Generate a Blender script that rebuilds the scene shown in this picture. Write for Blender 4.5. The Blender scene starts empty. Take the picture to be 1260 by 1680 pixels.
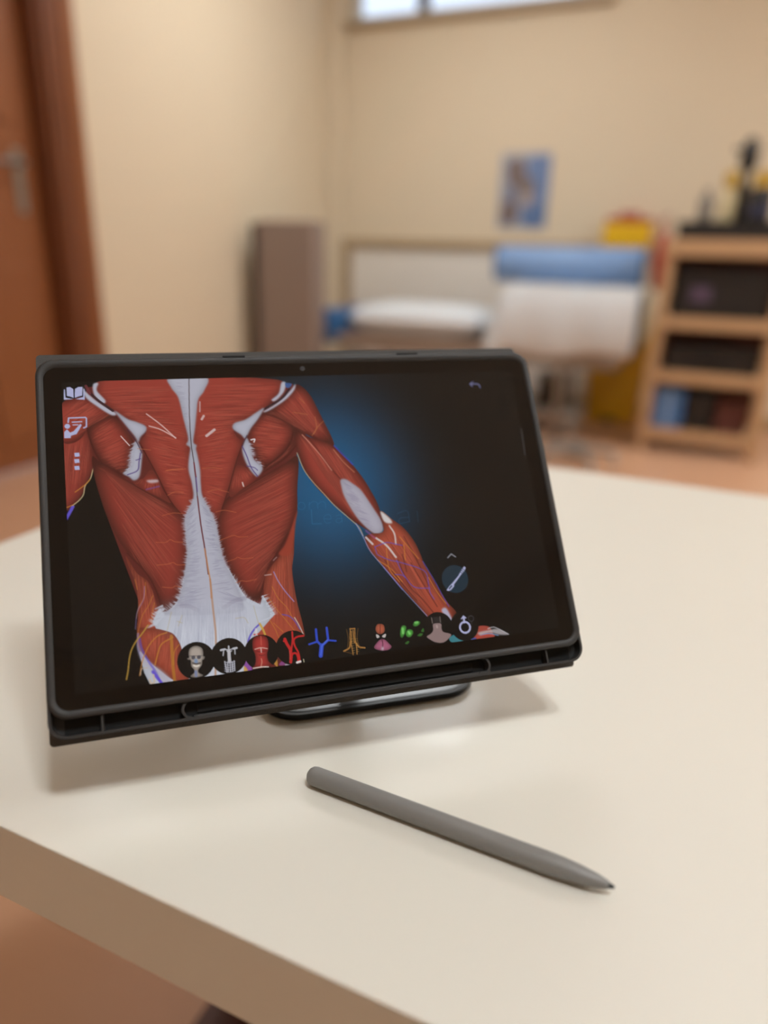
import bpy, bmesh, math, random
import numpy as np
from mathutils import Matrix, Vector

scene = bpy.context.scene
COL = scene.collection
R = math.radians

# ---------------------------------------------------------------- camera
cam_d = bpy.data.cameras.new('camera')
cam = bpy.data.objects.new('camera', cam_d); COL.objects.link(cam)
cam_d.sensor_fit = 'VERTICAL'; cam_d.sensor_height = 24.0
cam_d.lens = 24.0*1146.74/1680
cam_d.clip_start = .02; cam_d.clip_end = 60
cam.matrix_world = Matrix(((.9138, -.1615, .3726, 0), (.4050, .2954, -.8653, 0), (.0297, .9416, .3353, .979), (0, 0, 0, 1)))
cam_d.dof.use_dof = True
cam_d.dof.focus_distance = .345
cam_d.dof.aperture_fstop = cam_d.lens/10.0         # a 10 mm wide opening: close things sharp, the room soft
scene.camera = cam

# ---------------------------------------------------------------- world (daylight outside the high window), exposure
w = bpy.data.worlds.new('world'); scene.world = w; w.use_nodes = True
bg = w.node_tree.nodes['Background']; bg.inputs[0].default_value = (.72, .83, 1, 1); bg.inputs[1].default_value = 1.3
vs = scene.view_settings
vs.view_transform = 'Standard'; vs.look = 'None'; vs.exposure = 0; vs.gamma = 1; vs.use_curve_mapping = False
scene.cycles.use_denoising = True
scene.cycles.max_bounces = 5; scene.cycles.diffuse_bounces = 3; scene.cycles.glossy_bounces = 2; scene.cycles.transmission_bounces = 3
scene.cycles.use_adaptive_sampling = True; scene.cycles.adaptive_threshold = .04
LAMPS = (122., 122., 6., 17., 12., 52.)             # brightness of the ceiling lamps: two by the desk, by the door, over the couch, two unseen fill lamps added at the right side

# ---------------------------------------------------------------- helpers
def lin(c):
    return tuple((v/12.92 if v <= .04045 else ((v+.055)/1.055)**2.4) for v in [x/255. for x in c])+(1,)

def mat(name, col, rough=.5, metal=0., spec=.5, coat=0., noise=None, bump=0., bscale=200., col2=None, scale=(1, 1, 1)):
    m = bpy.data.materials.new(name); m.use_nodes = True
    nt = m.node_tree; b = nt.nodes['Principled BSDF']
    b.inputs['Base Color'].default_value = lin(col); b.inputs['Roughness'].default_value = rough
    b.inputs['Metallic'].default_value = metal; b.inputs['Specular IOR Level'].default_value = spec
    b.inputs['Coat Weight'].default_value = coat; b.inputs['Coat Roughness'].default_value = .08
    tc = nt.nodes.new('ShaderNodeTexCoord'); mp = nt.nodes.new('ShaderNodeMapping')
    mp.inputs['Scale'].default_value = scale; nt.links.new(tc.outputs['Object'], mp.inputs[0])
    if noise:
        n = nt.nodes.new('ShaderNodeTexNoise'); n.inputs['Scale'].default_value = noise; n.inputs['Detail'].default_value = 4
        nt.links.new(mp.outputs[0], n.inputs['Vector'])
        r = nt.nodes.new('ShaderNodeMix'); r.data_type = 'RGBA'
        r.inputs['A'].default_value = lin(col); r.inputs['B'].default_value = lin(col2 or [c*.9 for c in col])
        nt.links.new(n.outputs['Fac'], r.inputs['Factor']); nt.links.new(r.outputs['Result'], b.inputs['Base Color'])
    if bump:
        n2 = nt.nodes.new('ShaderNodeTexNoise'); n2.inputs['Scale'].default_value = bscale
        nt.links.new(mp.outputs[0], n2.inputs['Vector'])
        bp = nt.nodes.new('ShaderNodeBump'); bp.inputs['Strength'].default_value = bump; bp.inputs['Distance'].default_value = .002
        nt.links.new(n2.outputs['Fac'], bp.inputs['Height']); nt.links.new(bp.outputs[0], b.inputs['Normal'])
    return m

def emit(name, col, strength):
    m = bpy.data.materials.new(name); m.use_nodes = True; nt = m.node_tree
    b = nt.nodes['Principled BSDF']; b.inputs['Base Color'].default_value = (.8, .8, .8, 1)
    b.inputs['Emission Color'].default_value = col+(1,); b.inputs['Emission Strength'].default_value = strength
    return m

def tag(o, label=None, cat=None, group=None, kind=None):
    for k, v in (('label', label), ('category', cat), ('group', group), ('kind', kind)):
        if v: o[k] = v
    return o

def link(name, me, m=None, parent=None):
    o = bpy.data.objects.new(name, me); COL.objects.link(o)
    if m: me.materials.append(m)
    if parent: o.parent = parent
    return o

def empty(name, loc, label=None, cat=None, group=None, rz=0):
    o = bpy.data.objects.new(name, None); COL.objects.link(o); o.location = loc; o.rotation_euler = (0, 0, rz); o.empty_display_size = .05
    return tag(o, label, cat, group)

def done(name, bm, m, parent=None, smooth=True, bevel=0., seg=2):
    if bevel:
        es = [e for e in bm.edges if len(e.link_faces) == 2 and e.calc_face_angle(0) > .6]
        bmesh.ops.bevel(bm, geom=es, offset=bevel, segments=seg, profile=.6, affect='EDGES', clamp_overlap=True)
    bmesh.ops.recalc_face_normals(bm, faces=bm.faces)
    me = bpy.data.meshes.new(name); bm.to_mesh(me); bm.free()
    if smooth:
        me.shade_smooth(); me.set_sharp_from_angle(angle=R(40))
    o = link(name, me, m, parent)
    if smooth and bevel:
        wn = o.modifiers.new('face_normals', 'WEIGHTED_NORMAL'); wn.keep_sharp = True; wn.weight = 100
    return o

def cube(bm, lo, hi, rot=None, at=None):
    c = [(a+b)/2 for a, b in zip(lo, hi)]; s = [b-a for a, b in zip(lo, hi)]
    mtx = Matrix.Translation(c) @ Matrix.Diagonal((*s, 1))
    if rot is not None: mtx = Matrix.Translation(at or (0, 0, 0)) @ rot.to_4x4() @ mtx
    bmesh.ops.create_cube(bm, size=1, matrix=mtx)

def box(name, lo, hi, m, parent=None, bevel=.004, seg=2, rot=None, at=None):
    bm = bmesh.new(); cube(bm, lo, hi, rot, at); return done(name, bm, m, parent, True, bevel, seg)

def tube(bm, pts, r, n=12, cap=True):
    """round bar through points; r a number or one radius for each point"""
    pts = [Vector(p) for p in pts]; rs = r if isinstance(r, (list, tuple)) else [r]*len(pts)
    rings = []; up = None
    for i, p in enumerate(pts):
        d = (pts[min(i+1, len(pts)-1)]-pts[max(i-1, 0)]).normalized()
        if up is None: up = d.orthogonal().normalized()
        up = (up-d*up.dot(d)).normalized(); sd = d.cross(up)
        rings.append([bm.verts.new(p+(up*math.cos(2*math.pi*k/n)+sd*math.sin(2*math.pi*k/n))*rs[i]) for k in range(n)])
    for a, b in zip(rings, rings[1:]):
        for k in range(n): bm.faces.new((a[k], a[(k+1) % n], b[(k+1) % n], b[k]))
    if cap: bm.faces.new(rings[0][::-1]); bm.faces.new(rings[-1])

def bar(name, pts, r, m, parent=None, n=14):
    bm = bmesh.new(); tube(bm, pts, r, n); return done(name, bm, m, parent)

def lathe(name, prof, m, parent=None, n=24, loc=(0, 0, 0), axis='Z'):
    """profile of (radius, height)"""
    bm = bmesh.new(); rings = []
    for r, h in prof:
        if r < 1e-6: rings.append([bm.verts.new((0, 0, h))])
        else: rings.append([bm.verts.new((r*math.cos(2*math.pi*k/n), r*math.sin(2*math.pi*k/n), h)) for k in range(n)])
    for a, b in zip(rings, rings[1:]):
        for k in range(n):
            q = [a[k % len(a)], a[(k+1) % len(a)], b[(k+1) % len(b)], b[k % len(b)]]
            u = []
            for v in q:
                if v not in u: u.append(v)
            if len(u) > 2: bm.faces.new(u)
    for rg in (rings[0], rings[-1]):
        if len(rg) > 2: bm.faces.new(rg)
    if axis == 'X': bm.transform(Matrix.Rotation(R(90), 4, 'Y'))
    if axis == 'Y': bm.transform(Matrix.Rotation(R(-90), 4, 'X'))
    bm.transform(Matrix.Translation(loc))
    return done(name, bm, m, parent)

def rrect(x0, y0, x1, y1, r, n=8):
    out = []
    for cx, cy, a in ((x1-r, y1-r, 0), (x0+r, y1-r, 90), (x0+r, y0+r, 180), (x1-r, y0+r, 270)):
        for k in range(n+1):
            t = R(a+90*k/n); out.append((cx+r*math.cos(t), cy+r*math.sin(t)))
    return out

def prism(bm, poly, z0, z1):
    a = [bm.verts.new((x, y, z0)) for x, y in poly]; b = [bm.verts.new((x, y, z1)) for x, y in poly]; n = len(poly)
    bm.faces.new(a[::-1]); bm.faces.new(b)
    for k in range(n): bm.faces.new((a[k], a[(k+1) % n], b[(k+1) % n], b[k]))

def slab(name, poly, z0, z1, m, parent=None, bevel=.0006, seg=2):
    bm = bmesh.new(); prism(bm, poly, z0, z1); return done(name, bm, m, parent, True, bevel, seg)

def ring(name, outer, inner, prof, m, parent=None):
    """frame between two outlines with the same point count; prof = (t, z) with t 0 outer .. 1 inner, closed"""
    bm = bmesh.new(); n = len(outer); rows = []
    for t, z in prof:
        rows.append([bm.verts.new((o[0]+(i[0]-o[0])*t, o[1]+(i[1]-o[1])*t, z)) for o, i in zip(outer, inner)])
    for a, b in zip(rows, rows[1:]+rows[:1]):
        for k in range(n): bm.faces.new((a[k], a[(k+1) % n], b[(k+1) % n], b[k]))
    return done(name, bm, m, parent)

def wallpath(name, pts, th, z0, z1, m, parent=None, bevel=.0003):
    """upright wall following an open plan path"""
    p = [Vector((*q, 0)) for q in pts]; L = []; Rr = []
    for i in range(len(p)):
        d = (p[min(i+1, len(p)-1)]-p[max(i-1, 0)]).normalized(); nv = Vector((-d.y, d.x, 0))*th/2
        L.append(p[i]+nv); Rr.append(p[i]-nv)
    poly = [(v.x, v.y) for v in L]+[(v.x, v.y) for v in Rr[::-1]]
    return slab(name, poly, z0, z1, m, parent, bevel)

def wallmesh(name, rects, m, bevel=0):
    """structure made of boxes"""
    bm = bmesh.new()
    for lo, hi in rects: cube(bm, lo, hi)
    return tag(done(name, bm, m, None, False, bevel), kind='structure')

def soft(o, levels=2):
    s = o.modifiers.new('subsurf', 'SUBSURF'); s.levels = levels; s.render_levels = levels; return o

def picture(name, P, w, h, m, parent, to_xyz, step=1):
    """grid mesh that carries a flat print as a colour attribute"""
    H, W = P.H, P.W
    yy, xx = np.mgrid[0:H, 0:W]
    co = to_xyz(xx.ravel()/(W-1)*w, yy.ravel()/(H-1)*h)
    idx = np.arange(H*W).reshape(H, W)
    q = np.stack([idx[:-1, :-1], idx[1:, :-1], idx[1:, 1:], idx[:-1, 1:]], -1).reshape(-1, 4)
    me = bpy.data.meshes.new(name); me.vertices.add(H*W); me.vertices.foreach_set('co', co.astype(np.float32).ravel())
    me.loops.add(q.size); me.loops.foreach_set('vertex_index', q.astype(np.int32).ravel())
    me.polygons.add(len(q)); me.polygons.foreach_set('loop_start', np.arange(0, q.size, 4, dtype=np.int32))
    at = me.color_attributes.new('print', 'FLOAT_COLOR', 'POINT')
    c = np.ones((H*W, 4), np.float32); c[:, :3] = P.linear().reshape(-1, 3); at.data.foreach_set('color', c.ravel())
    me.update(calc_edges=True); me.validate()
    return link(name, me, m, parent)

# ---------------------------------------------------------------- flat print raster (display picture, poster print)
def catmull(pts, closed, n=6):
    p = np.array(pts, float)
    if len(p) < 3: return p
    if closed: q = np.vstack([p[-1], p, p[0], p[1]])
    else: q = np.vstack([2*p[0]-p[1], p, 2*p[-1]-p[-2]])
    t = np.linspace(0, 1, n, endpoint=False)[:, None]
    out = []
    for i in range(1, len(q)-2):
        a, b, c, d = q[i-1], q[i], q[i+1], q[i+2]
        out.append(0.5*((2*b) + (c-a)*t + (2*a-5*b+4*c-d)*t**2 + (3*b-a-3*c+d)*t**3))
    r = np.vstack(out)
    return r if closed else np.vstack([r, q[-2]])

def blur(m, r):
    r = int(round(r))
    if r < 1: return m
    k = np.ones(2*r+1)/(2*r+1)
    for _ in range(2):
        for ax in (0, 1):
            pad = [(r, r) if a == ax else (0, 0) for a in (0, 1)]
            c = np.cumsum(np.pad(m, pad, mode='edge'), axis=ax)
            c = np.concatenate([np.zeros_like(np.take(c, [0], ax)), c], ax)
            n = m.shape[ax]
            m = (np.take(c, np.arange(2*r+1, n+2*r+1), ax) - np.take(c, np.arange(0, n), ax))/(2*r+1)
    return m

class Print:
    """A flat picture in millimetres (x right, y down), rasterised into an array of sRGB values."""
    def __init__(s, w, h, res, base=(0, 0, 0), seed=3):
        s.res = res; s.W = int(w*res)+1; s.H = int(h*res)+1
        s.img = np.zeros((s.H, s.W, 3)); s.img[:] = np.array(base)/255.
        s.rng = np.random.RandomState(seed)
    def px(s, pts): return np.array(pts, float).reshape(-1, 2)*s.res
    def mask(s, pts, smooth=True):
        p = s.px(pts)
        if smooth: p = catmull(p, True)
        m = np.zeros((s.H, s.W)); SS = 3
        x0, y0 = p[:, 0], p[:, 1]; x1, y1 = np.roll(x0, -1), np.roll(y0, -1)
        lo = max(0, int(np.floor(y0.min()))); hi = min(s.H-1, int(np.ceil(y0.max())))
        ix = np.arange(s.W)
        for r in range(lo, hi+1):
            for k in range(SS):
                y = r + (k+.5)/SS - .5
                h = (y0 <= y) != (y1 <= y)
                if not h.any(): continue
                xs = np.sort(x0[h] + (y-y0[h])*(x1[h]-x0[h])/(y1[h]-y0[h]))
                for a, b in zip(xs[::2], xs[1::2]):
                    i0 = max(0, int(a-1)); i1 = min(s.W, int(b+2))
                    if i1 > i0: m[r, i0:i1] += np.clip(np.minimum(ix[i0:i1]+.5, b)-np.maximum(ix[i0:i1]-.5, a), 0, 1)/SS
        return np.clip(m, 0, 1)
    def comp(s, m, col):
        s.img += m[..., None]*(np.array(col)/255.-s.img) if np.ndim(col) == 1 else m[..., None]*(col-s.img)
    def fill(s, col, pts, soft=0., smooth=True, alpha=1., edge=0., edgew=4., grad=None):
        """flat colour; edge darkens the rim of the form by that amount; grad = (dx, dy, amount) tints along a direction"""
        m = s.mask(pts, smooth)
        c = np.zeros_like(s.img); c[:] = np.array(col)/255.
        if edge:
            b = np.clip((blur(m, edgew*s.res*.5)-.45)/.55, 0, 1)
            c *= (1-edge*(1-b))[..., None]
        if grad:
            p = s.px(pts); d = np.array(grad[:2], float); d /= np.linalg.norm(d)
            t = p@d; yy, xx = np.mgrid[0:s.H, 0:s.W]
            g = np.clip((xx*d[0]+yy*d[1]-t.min())/(t.max()-t.min()), 0, 1)
            c *= (1+grad[2]*(g-.5))[..., None]
        if soft: m = blur(m, soft*s.res)
        s.comp(m*alpha, c); s.last = m
        return m
    def disc(s, col, c, r, alpha=1., soft=.2, ring=0.):
        yy, xx = np.mgrid[0:s.H, 0:s.W]
        d = np.hypot(xx/s.res-c[0], yy/s.res-c[1])
        m = np.clip((r-d)/soft+.5, 0, 1)
        if ring: m *= np.clip((d-(r-ring))/soft+.5, 0, 1)
        s.comp(m*alpha, col); return m
    def line(s, col, pts, w=.5, alpha=1., smooth=True, taper=False, mask=None):
        p = s.px(pts)
        if smooth and len(p) > 2: p = catmull(p, False, 5)
        a = np.zeros((s.H, s.W)); n = len(p)-1
        for i in range(n):
            A, B = p[i], p[i+1]; hw = w*s.res*.5
            if taper: hw *= 1-.75*i/n
            x0, y0 = np.floor(np.minimum(A, B)-hw-1.5).astype(int); x1, y1 = np.ceil(np.maximum(A, B)+hw+2.5).astype(int)
            x0, y0 = max(x0, 0), max(y0, 0); x1, y1 = min(x1, s.W), min(y1, s.H)
            if x1 <= x0 or y1 <= y0: continue
            yy, xx = np.mgrid[y0:y1, x0:x1]; d = B-A; L = d@d+1e-9
            t = np.clip(((xx-A[0])*d[0]+(yy-A[1])*d[1])/L, 0, 1)
            dd = np.hypot(xx-A[0]-t*d[0], yy-A[1]-t*d[1])
            v = np.clip(hw-dd+.5, 0, 1) if hw >= .5 else np.clip(1-dd, 0, 1)*hw*2
            a[y0:y1, x0:x1] = np.maximum(a[y0:y1, x0:x1], v)
        if mask is not None: a *= mask
        s.comp(a*alpha, col)
    def splat(s, P, wgt):
        acc = np.zeros((s.H+1)*(s.W+1))
        x, y = P[:, 0], P[:, 1]
        ok = (x >= 0) & (y >= 0) & (x < s.W-1) & (y < s.H-1)
        x, y, wgt = x[ok], y[ok], wgt[ok]
        i, j = x.astype(int), y.astype(int); fx, fy = x-i, y-j
        for di, dj, ww in ((0, 0, (1-fx)*(1-fy)), (1, 0, fx*(1-fy)), (0, 1, (1-fx)*fy), (1, 1, fx*fy)):
            acc += np.bincount((j+dj)*(s.W+1)+i+di, ww*wgt, acc.size)
        return acc.reshape(s.H+1, s.W+1)[:s.H, :s.W]
    def fibres(s, A, B, n, col, alpha, mask=None, bow=0., jit=.01, part=.55):
        """n fine strands running from curve A to curve B, clipped to the last filled form"""
        A = catmull(s.px(A), False, 12); B = catmull(s.px(B), False, 12)
        def at(c, t):
            f = np.clip(t, 0, 1)*(len(c)-1); i = np.minimum(f.astype(int), len(c)-2); f = (f-i)[:, None]
            return c[i]*(1-f)+c[i+1]*f
        t = s.rng.rand(n)
        a = at(A, t); b = at(B, t+s.rng.randn(n)*jit)
        L = np.linalg.norm(b-a, axis=1).max(); m = int(L*1.6)+4
        st = s.rng.rand(n)*(1-part); en = st+part*(.4+.6*s.rng.rand(n))
        q = np.linspace(0, 1, m)[None, :]; u = st[:, None]+(en-st)[:, None]*q
        d = b-a; nrm = np.stack([-d[:, 1], d[:, 0]], 1)
        bw = bow+s.rng.randn(n)*.006
        P = a[:, None]+d[:, None]*u[..., None]+nrm[:, None]*(bw[:, None]*4*u*(1-u))[..., None]
        w = np.sin(np.pi*q)**.5*(.35+.65*s.rng.rand(n))[:, None]*(np.linalg.norm(d, axis=1)*(en-st)/m)[:, None]
        acc = s.splat(P.reshape(-1, 2), w.reshape(-1))
        k = s.last if mask is None else mask
        s.comp(np.clip(acc, 0, 1)*k*alpha, col)
    def spikes(s, col, curve, dirv, ln, n, alpha=.8, back=.3):
        """short strands that fray an edge"""
        c = catmull(s.px(curve), False, 12)
        t = s.rng.rand(n)*(len(c)-1); i = np.minimum(t.astype(int), len(c)-2); f = (t-i)[:, None]
        a = c[i]*(1-f)+c[i+1]*f
        d = np.array(dirv, float); d /= np.linalg.norm(d)
        dv = d[None]+s.rng.randn(n, 2)*.12
        l = ln*s.res*(.3+.7*s.rng.rand(n))
        q = np.linspace(0, 1, 16)[None, :]
        P = a[:, None]+dv[:, None]*((q*(1+back)-back)*l[:, None])[..., None]
        w = np.broadcast_to((1-q)*(l/10.)[:, None], (n, 16))
        s.comp(np.clip(s.splat(P.reshape(-1, 2), w.reshape(-1))*1.3, 0, 1)*alpha, col)
    def linear(s):
        c = np.clip(s.img, 0, 1)
        return np.where(c <= .04045, c/12.92, ((c+.055)/1.055)**2.4)

# the picture on the display: shapes, strands and lines in millimetres on the panel
ART = [
["line",[44,112,156],[[123.6,78.7],[122.8,76.7],[120.6,76.5],[119.4,78.4],[120.2,80.2],[122.4,80.4],[123.6,78.7]],0.35,{"alpha":0.5}],
["line",[44,112,156],[[125.6,80.7],[126.2,76.7]],0.35,{"alpha":0.5,"smooth":False}],
["line",[44,112,156],[[126.0,77.9],[128.1,76.5],[130.5,77.2],[130.6,80.6]],0.35,{"alpha":0.5}],
["line",[44,112,156],[[130.9,78.3],[133.0,76.9],[135.0,77.6],[135.1,80.7]],0.35,{"alpha":0.5}],
["line",[44,112,156],[[126.8,81.0],[126.3,89.3],[131.5,89.5]],0.45,{"alpha":0.6,"smooth":False}],
["line",[44,112,156],[[133.3,86.9],[137.3,87.2],[136.6,84.6],[134.0,85.2],[133.3,87.4],[134.5,89.5],[137.0,89.2]],0.35,{"alpha":0.5}],
["line",[44,112,156],[[140.5,85.7],[143.1,85.4],[143.6,87.5],[143.5,89.8]],0.35,{"alpha":0.5}],
["line",[44,112,156],[[143.6,87.5],[140.8,87.5],[140.1,89.2],[142.0,89.9],[143.6,88.7]],0.35,{"alpha":0.5}],
["line",[44,112,156],[[176.7,87.3],[182.8,86.3],[183.3,92.9]],0.35,{"alpha":0.4}],
["line",[44,112,156],[[183.0,90.0],[177.8,90.3],[177.3,93.2],[183.0,92.6]],0.35,{"alpha":0.4}],
["line",[44,112,156],[[188.8,86.8],[188.5,93.4]],0.35,{"alpha":0.4,"smooth":False}],
["fill",[92,34,30],[[12.9,3.5],[54.1,-0.7],[124.9,4.7],[129.2,35.7],[122.1,48.5],[118.4,81.1],[110.1,107.9],[110.1,131.9],[113.7,146.7],[111.6,164.4],[38.0,162.9],[31.6,145.1],[32.4,123.0],[17.6,70.4],[14.4,43.6],[7.9,22.8]],{"smooth":False}],
["fill",[140,54,44],[[-1.1,30.5],[2.7,26.5],[11.6,27.0],[13.6,34.9],[14.3,43.3],[13.7,50.3],[10.2,57.7],[9.0,61.1],[6.8,65.0],[3.0,69.3],[-0.1,71.9],[-2.7,73.4],[-4.2,57.3]],{"edge":0.4,"edgew":6}],
["fibres",[[0.9,31.2],[13.5,31.9]],[[-4.7,71.5],[10.2,58.3]],120,[196,104,84],0.3,{}],
["fibres",[[0.9,31.2],[13.5,31.9]],[[-4.7,71.5],[10.2,58.3]],60,[70,22,18],0.3,{}],
["line",[92,78,190],[[3.0,69.6],[1.4,72.6],[-0.8,76.4]],1.6,{}],
["line",[190,170,130],[[13.8,49.4],[12.2,54.9],[9.4,58.8],[8.4,63.4],[6.2,66.4],[3.0,69.0]],0.5,{}],
["line",[196,128,50],[[-0.6,70.1],[3.1,68.7]],0.4,{}],
["line",[196,128,50],[[4.4,61.9],[9.7,58.0],[11.9,55.5]],0.4,{}],
["fill",[150,58,47],[[-0.8,14.9],[1.5,10.8],[5.9,9.7],[11.7,9.1],[18.1,13.9],[25.9,19.3],[19.8,22.4],[15.3,24.7],[12.0,27.0],[9.2,31.8],[4.8,34.8],[-0.1,34.5],[-1.3,28.0]],{"edge":0.45,"edgew":6}],
["fibres",[[11.0,8.6],[25.1,19.3]],[[-1.6,18.1],[-0.1,34.5]],160,[196,104,84],0.3,{}],
["fibres",[[11.0,8.6],[25.1,19.3]],[[-1.6,18.1],[-0.1,34.5]],80,[70,22,18],0.3,{}],
["fill",[150,58,47],[[25.9,19.7],[29.9,27.0],[34.6,35.5],[33.1,42.1],[32.4,48.6],[29.9,53.3],[26.3,52.7],[22.1,49.6],[17.3,44.4],[14.4,37.7],[12.5,31.1],[12.3,27.0],[16.1,24.3],[21.3,21.6]],{"edge":0.5,"edgew":8}],
["fibres",[[13.0,28.7],[16.6,43.6],[26.3,52.7]],[[25.8,20.1],[33.8,36.3],[31.3,53.4]],170,[196,104,84],0.3,{}],
["fibres",[[13.0,28.7],[16.6,43.6],[26.3,52.7]],[[25.8,20.1],[33.8,36.3],[31.3,53.4]],85,[70,22,18],0.3,{}],
["line",[70,22,18],[[12.0,27.0],[12.8,32.8],[15.9,42.7],[20.6,49.5],[27.0,53.5],[31.9,55.9]],0.9,{"alpha":0.8}],
["fill",[164,72,52],[[27.4,98.0],[32.1,107.4],[37.7,113.1],[41.1,126.1],[42.6,138.7],[33.7,138.8],[30.3,138.4],[31.7,126.2],[31.5,113.7],[28.2,103.2]],{"edge":0.3,"edgew":6}],
["fibres",[[29.1,99.5],[38.9,114.5]],[[30.3,138.4],[42.0,138.6]],140,[196,104,84],0.3,{}],
["fibres",[[29.1,99.5],[38.9,114.5]],[[30.3,138.4],[42.0,138.6]],70,[70,22,18],0.3,{}],
["fill",[164,72,52],[[115.8,90.1],[114.5,103.7],[112.4,113.0],[112.4,122.4],[113.2,133.1],[115.0,146.4],[113.8,156.5],[98.4,155.8],[88.4,154.5],[85.2,147.8],[94.3,133.5],[96.2,120.6],[99.0,113.0],[106.3,105.7],[111.2,98.0]],{"edge":0.35,"edgew":6}],
["fibres",[[99.0,113.0],[114.8,95.5]],[[87.5,150.6],[114.1,154.0]],220,[196,104,84],0.3,{}],
["fibres",[[99.0,113.0],[114.8,95.5]],[[87.5,150.6],[114.1,154.0]],110,[70,22,18],0.3,{}],
["fill",[196,200,212],[[56.1,109.9],[50.3,123.3],[41.6,127.4],[38.2,133.2],[39.7,137.1],[30.8,148.2],[32.5,158.1],[35.5,165.7],[83.2,168.8],[88.3,155.8],[90.5,145.9],[100.4,136.8],[95.1,125.8],[93.3,130.8],[86.1,126.1],[81.0,112.5],[69.4,99.4]],{"smooth":False,"edge":0.12,"edgew":10}],
["fibres",[[49.9,128.4],[86.7,132.6]],[[42.4,166.7],[87.3,165.6]],260,[150,152,172],0.45,{}],
["fibres",[[49.9,128.4],[86.7,132.6]],[[42.4,166.7],[87.3,165.6]],160,[225,228,238],0.4,{}],
["fill",[164,72,52],[[31.0,136.2],[35.5,136.2],[39.9,137.1],[44.0,138.6],[47.7,140.6],[50.1,144.5],[51.3,148.2],[51.6,153.0],[52.4,158.9],[54.4,163.9],[46.8,164.0],[40.4,158.4],[36.2,154.0],[32.4,148.9],[30.1,143.5]],{"edge":0.3,"edgew":6}],
["fibres",[[35.1,136.7],[47.7,140.6],[51.3,148.2]],[[34.8,153.0],[43.0,163.4],[52.8,164.0]],200,[196,104,84],0.3,{}],
["fibres",[[35.1,136.7],[47.7,140.6],[51.3,148.2]],[[34.8,153.0],[43.0,163.4],[52.8,164.0]],100,[70,22,18],0.3,{}],
["fill",[176,170,184],[[30.2,142.4],[32.4,148.9],[36.2,154.0],[40.8,158.1],[45.3,163.7],[42.2,164.8],[38.7,161.3],[33.9,155.6],[30.9,150.2]],{"soft":0.5,"alpha":0.85}],
["line",[92,78,190],[[31.4,141.0],[32.2,146.5],[35.1,153.1],[37.8,158.1],[40.3,164.6]],1.1,{"alpha":0.6}],
["line",[86,64,200],[[36.7,158.3],[38.7,161.7],[40.7,164.6]],1.4,{"alpha":0.8}],
["line",[150,140,180],[[30.8,138.5],[30.4,145.5],[31.9,150.7]],1.0,{"alpha":0.6}],
["line",[196,128,50],[[44.7,139.7],[40.1,140.9],[36.0,144.7],[33.5,149.0],[31.8,153.4],[30.3,159.4]],0.5,{"alpha":0.85}],
["line",[196,128,50],[[47.6,142.4],[42.0,145.0],[39.9,149.1],[38.0,155.0]],0.6,{"alpha":0.85}],
["line",[196,128,50],[[50.3,146.5],[47.8,149.7],[46.9,156.2]],0.4,{"alpha":0.85}],
["line",[178,120,44],[[46.8,141.7],[46.7,148.4],[46.6,156.2],[46.8,164.0]],1.5,{"alpha":0.75}],
["line",[178,140,60],[[35.9,134.8],[32.7,138.8],[29.9,141.9],[27.4,145.9],[26.0,150.3],[25.0,156.3],[24.0,160.4]],0.6,{}],
["line",[190,170,150],[[30.7,159.2],[31.6,156.1],[34.2,156.1]],0.4,{}],
["line",[200,180,160],[[34.9,161.9],[35.6,163.9],[37.1,163.4],[36.9,159.9]],0.8,{}],
["line",[196,128,50],[[36.0,112.8],[35.4,119.2],[32.0,125.2],[30.6,130.6]],0.38,{"alpha":0.65}],
["line",[196,128,50],[[39.2,120.0],[37.0,124.6],[33.2,130.1],[30.8,138.1]],0.38,{"alpha":0.65}],
["line",[196,128,50],[[39.7,123.7],[38.7,127.6],[37.5,133.8]],0.38,{"alpha":0.65}],
["line",[196,128,50],[[31.0,110.7],[31.8,116.0]],0.38,{"alpha":0.65}],
["line",[150,120,170],[[35.5,114.8],[34.5,121.5],[31.1,127.5],[29.7,136.0]],0.5,{"alpha":0.6}],
["line",[196,128,50],[[100.5,121.9],[103.1,128.5],[107.2,134.0],[109.8,140.2]],0.38,{"alpha":0.65}],
["line",[196,128,50],[[102.9,114.9],[104.1,119.3],[106.6,123.8]],0.38,{"alpha":0.65}],
["line",[196,128,50],[[98.2,127.9],[101.3,133.7],[105.3,139.6],[109.9,146.8]],0.38,{"alpha":0.65}],
["line",[196,128,50],[[97.4,139.5],[99.8,144.7],[101.3,149.9]],0.38,{"alpha":0.65}],
["line",[196,128,50],[[99.3,141.4],[103.7,146.5]],0.38,{"alpha":0.65}],
["line",[150,130,190],[[102.2,114.0],[104.1,119.3],[107.3,125.2],[111.3,131.1]],0.6,{"alpha":0.8}],
["line",[92,78,190],[[104.3,137.4],[107.9,138.7],[110.5,141.5],[112.9,146.4]],0.6,{"alpha":0.7}],
["line",[190,180,170],[[110.7,139.8],[112.7,144.3],[114.6,149.9]],0.5,{}],
["fill",[140,54,44],[[13.5,43.2],[17.1,45.8],[24.2,51.0],[30.3,57.3],[34.4,60.0],[41.6,65.8],[51.1,70.7],[56.1,77.6],[59.6,82.0],[58.6,102.8],[56.4,109.5],[54.1,119.4],[49.3,126.1],[43.3,128.7],[40.9,116.8],[36.7,108.6],[29.0,97.1],[24.3,89.3],[19.7,77.5],[16.6,66.3],[14.1,53.9]],{"edge":0.5,"edgew":9}],
["fibres",[[14.1,48.0],[16.9,49.3],[19.8,54.3],[29.0,97.1]],[[53.1,73.2],[59.7,87.9],[55.6,113.9],[43.3,128.2]],330,[196,104,84],0.3,{}],
["fibres",[[14.1,48.0],[16.9,49.3],[19.8,54.3],[29.0,97.1]],[[53.1,73.2],[59.7,87.9],[55.6,113.9],[43.3,128.2]],165,[70,22,18],0.3,{}],
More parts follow.
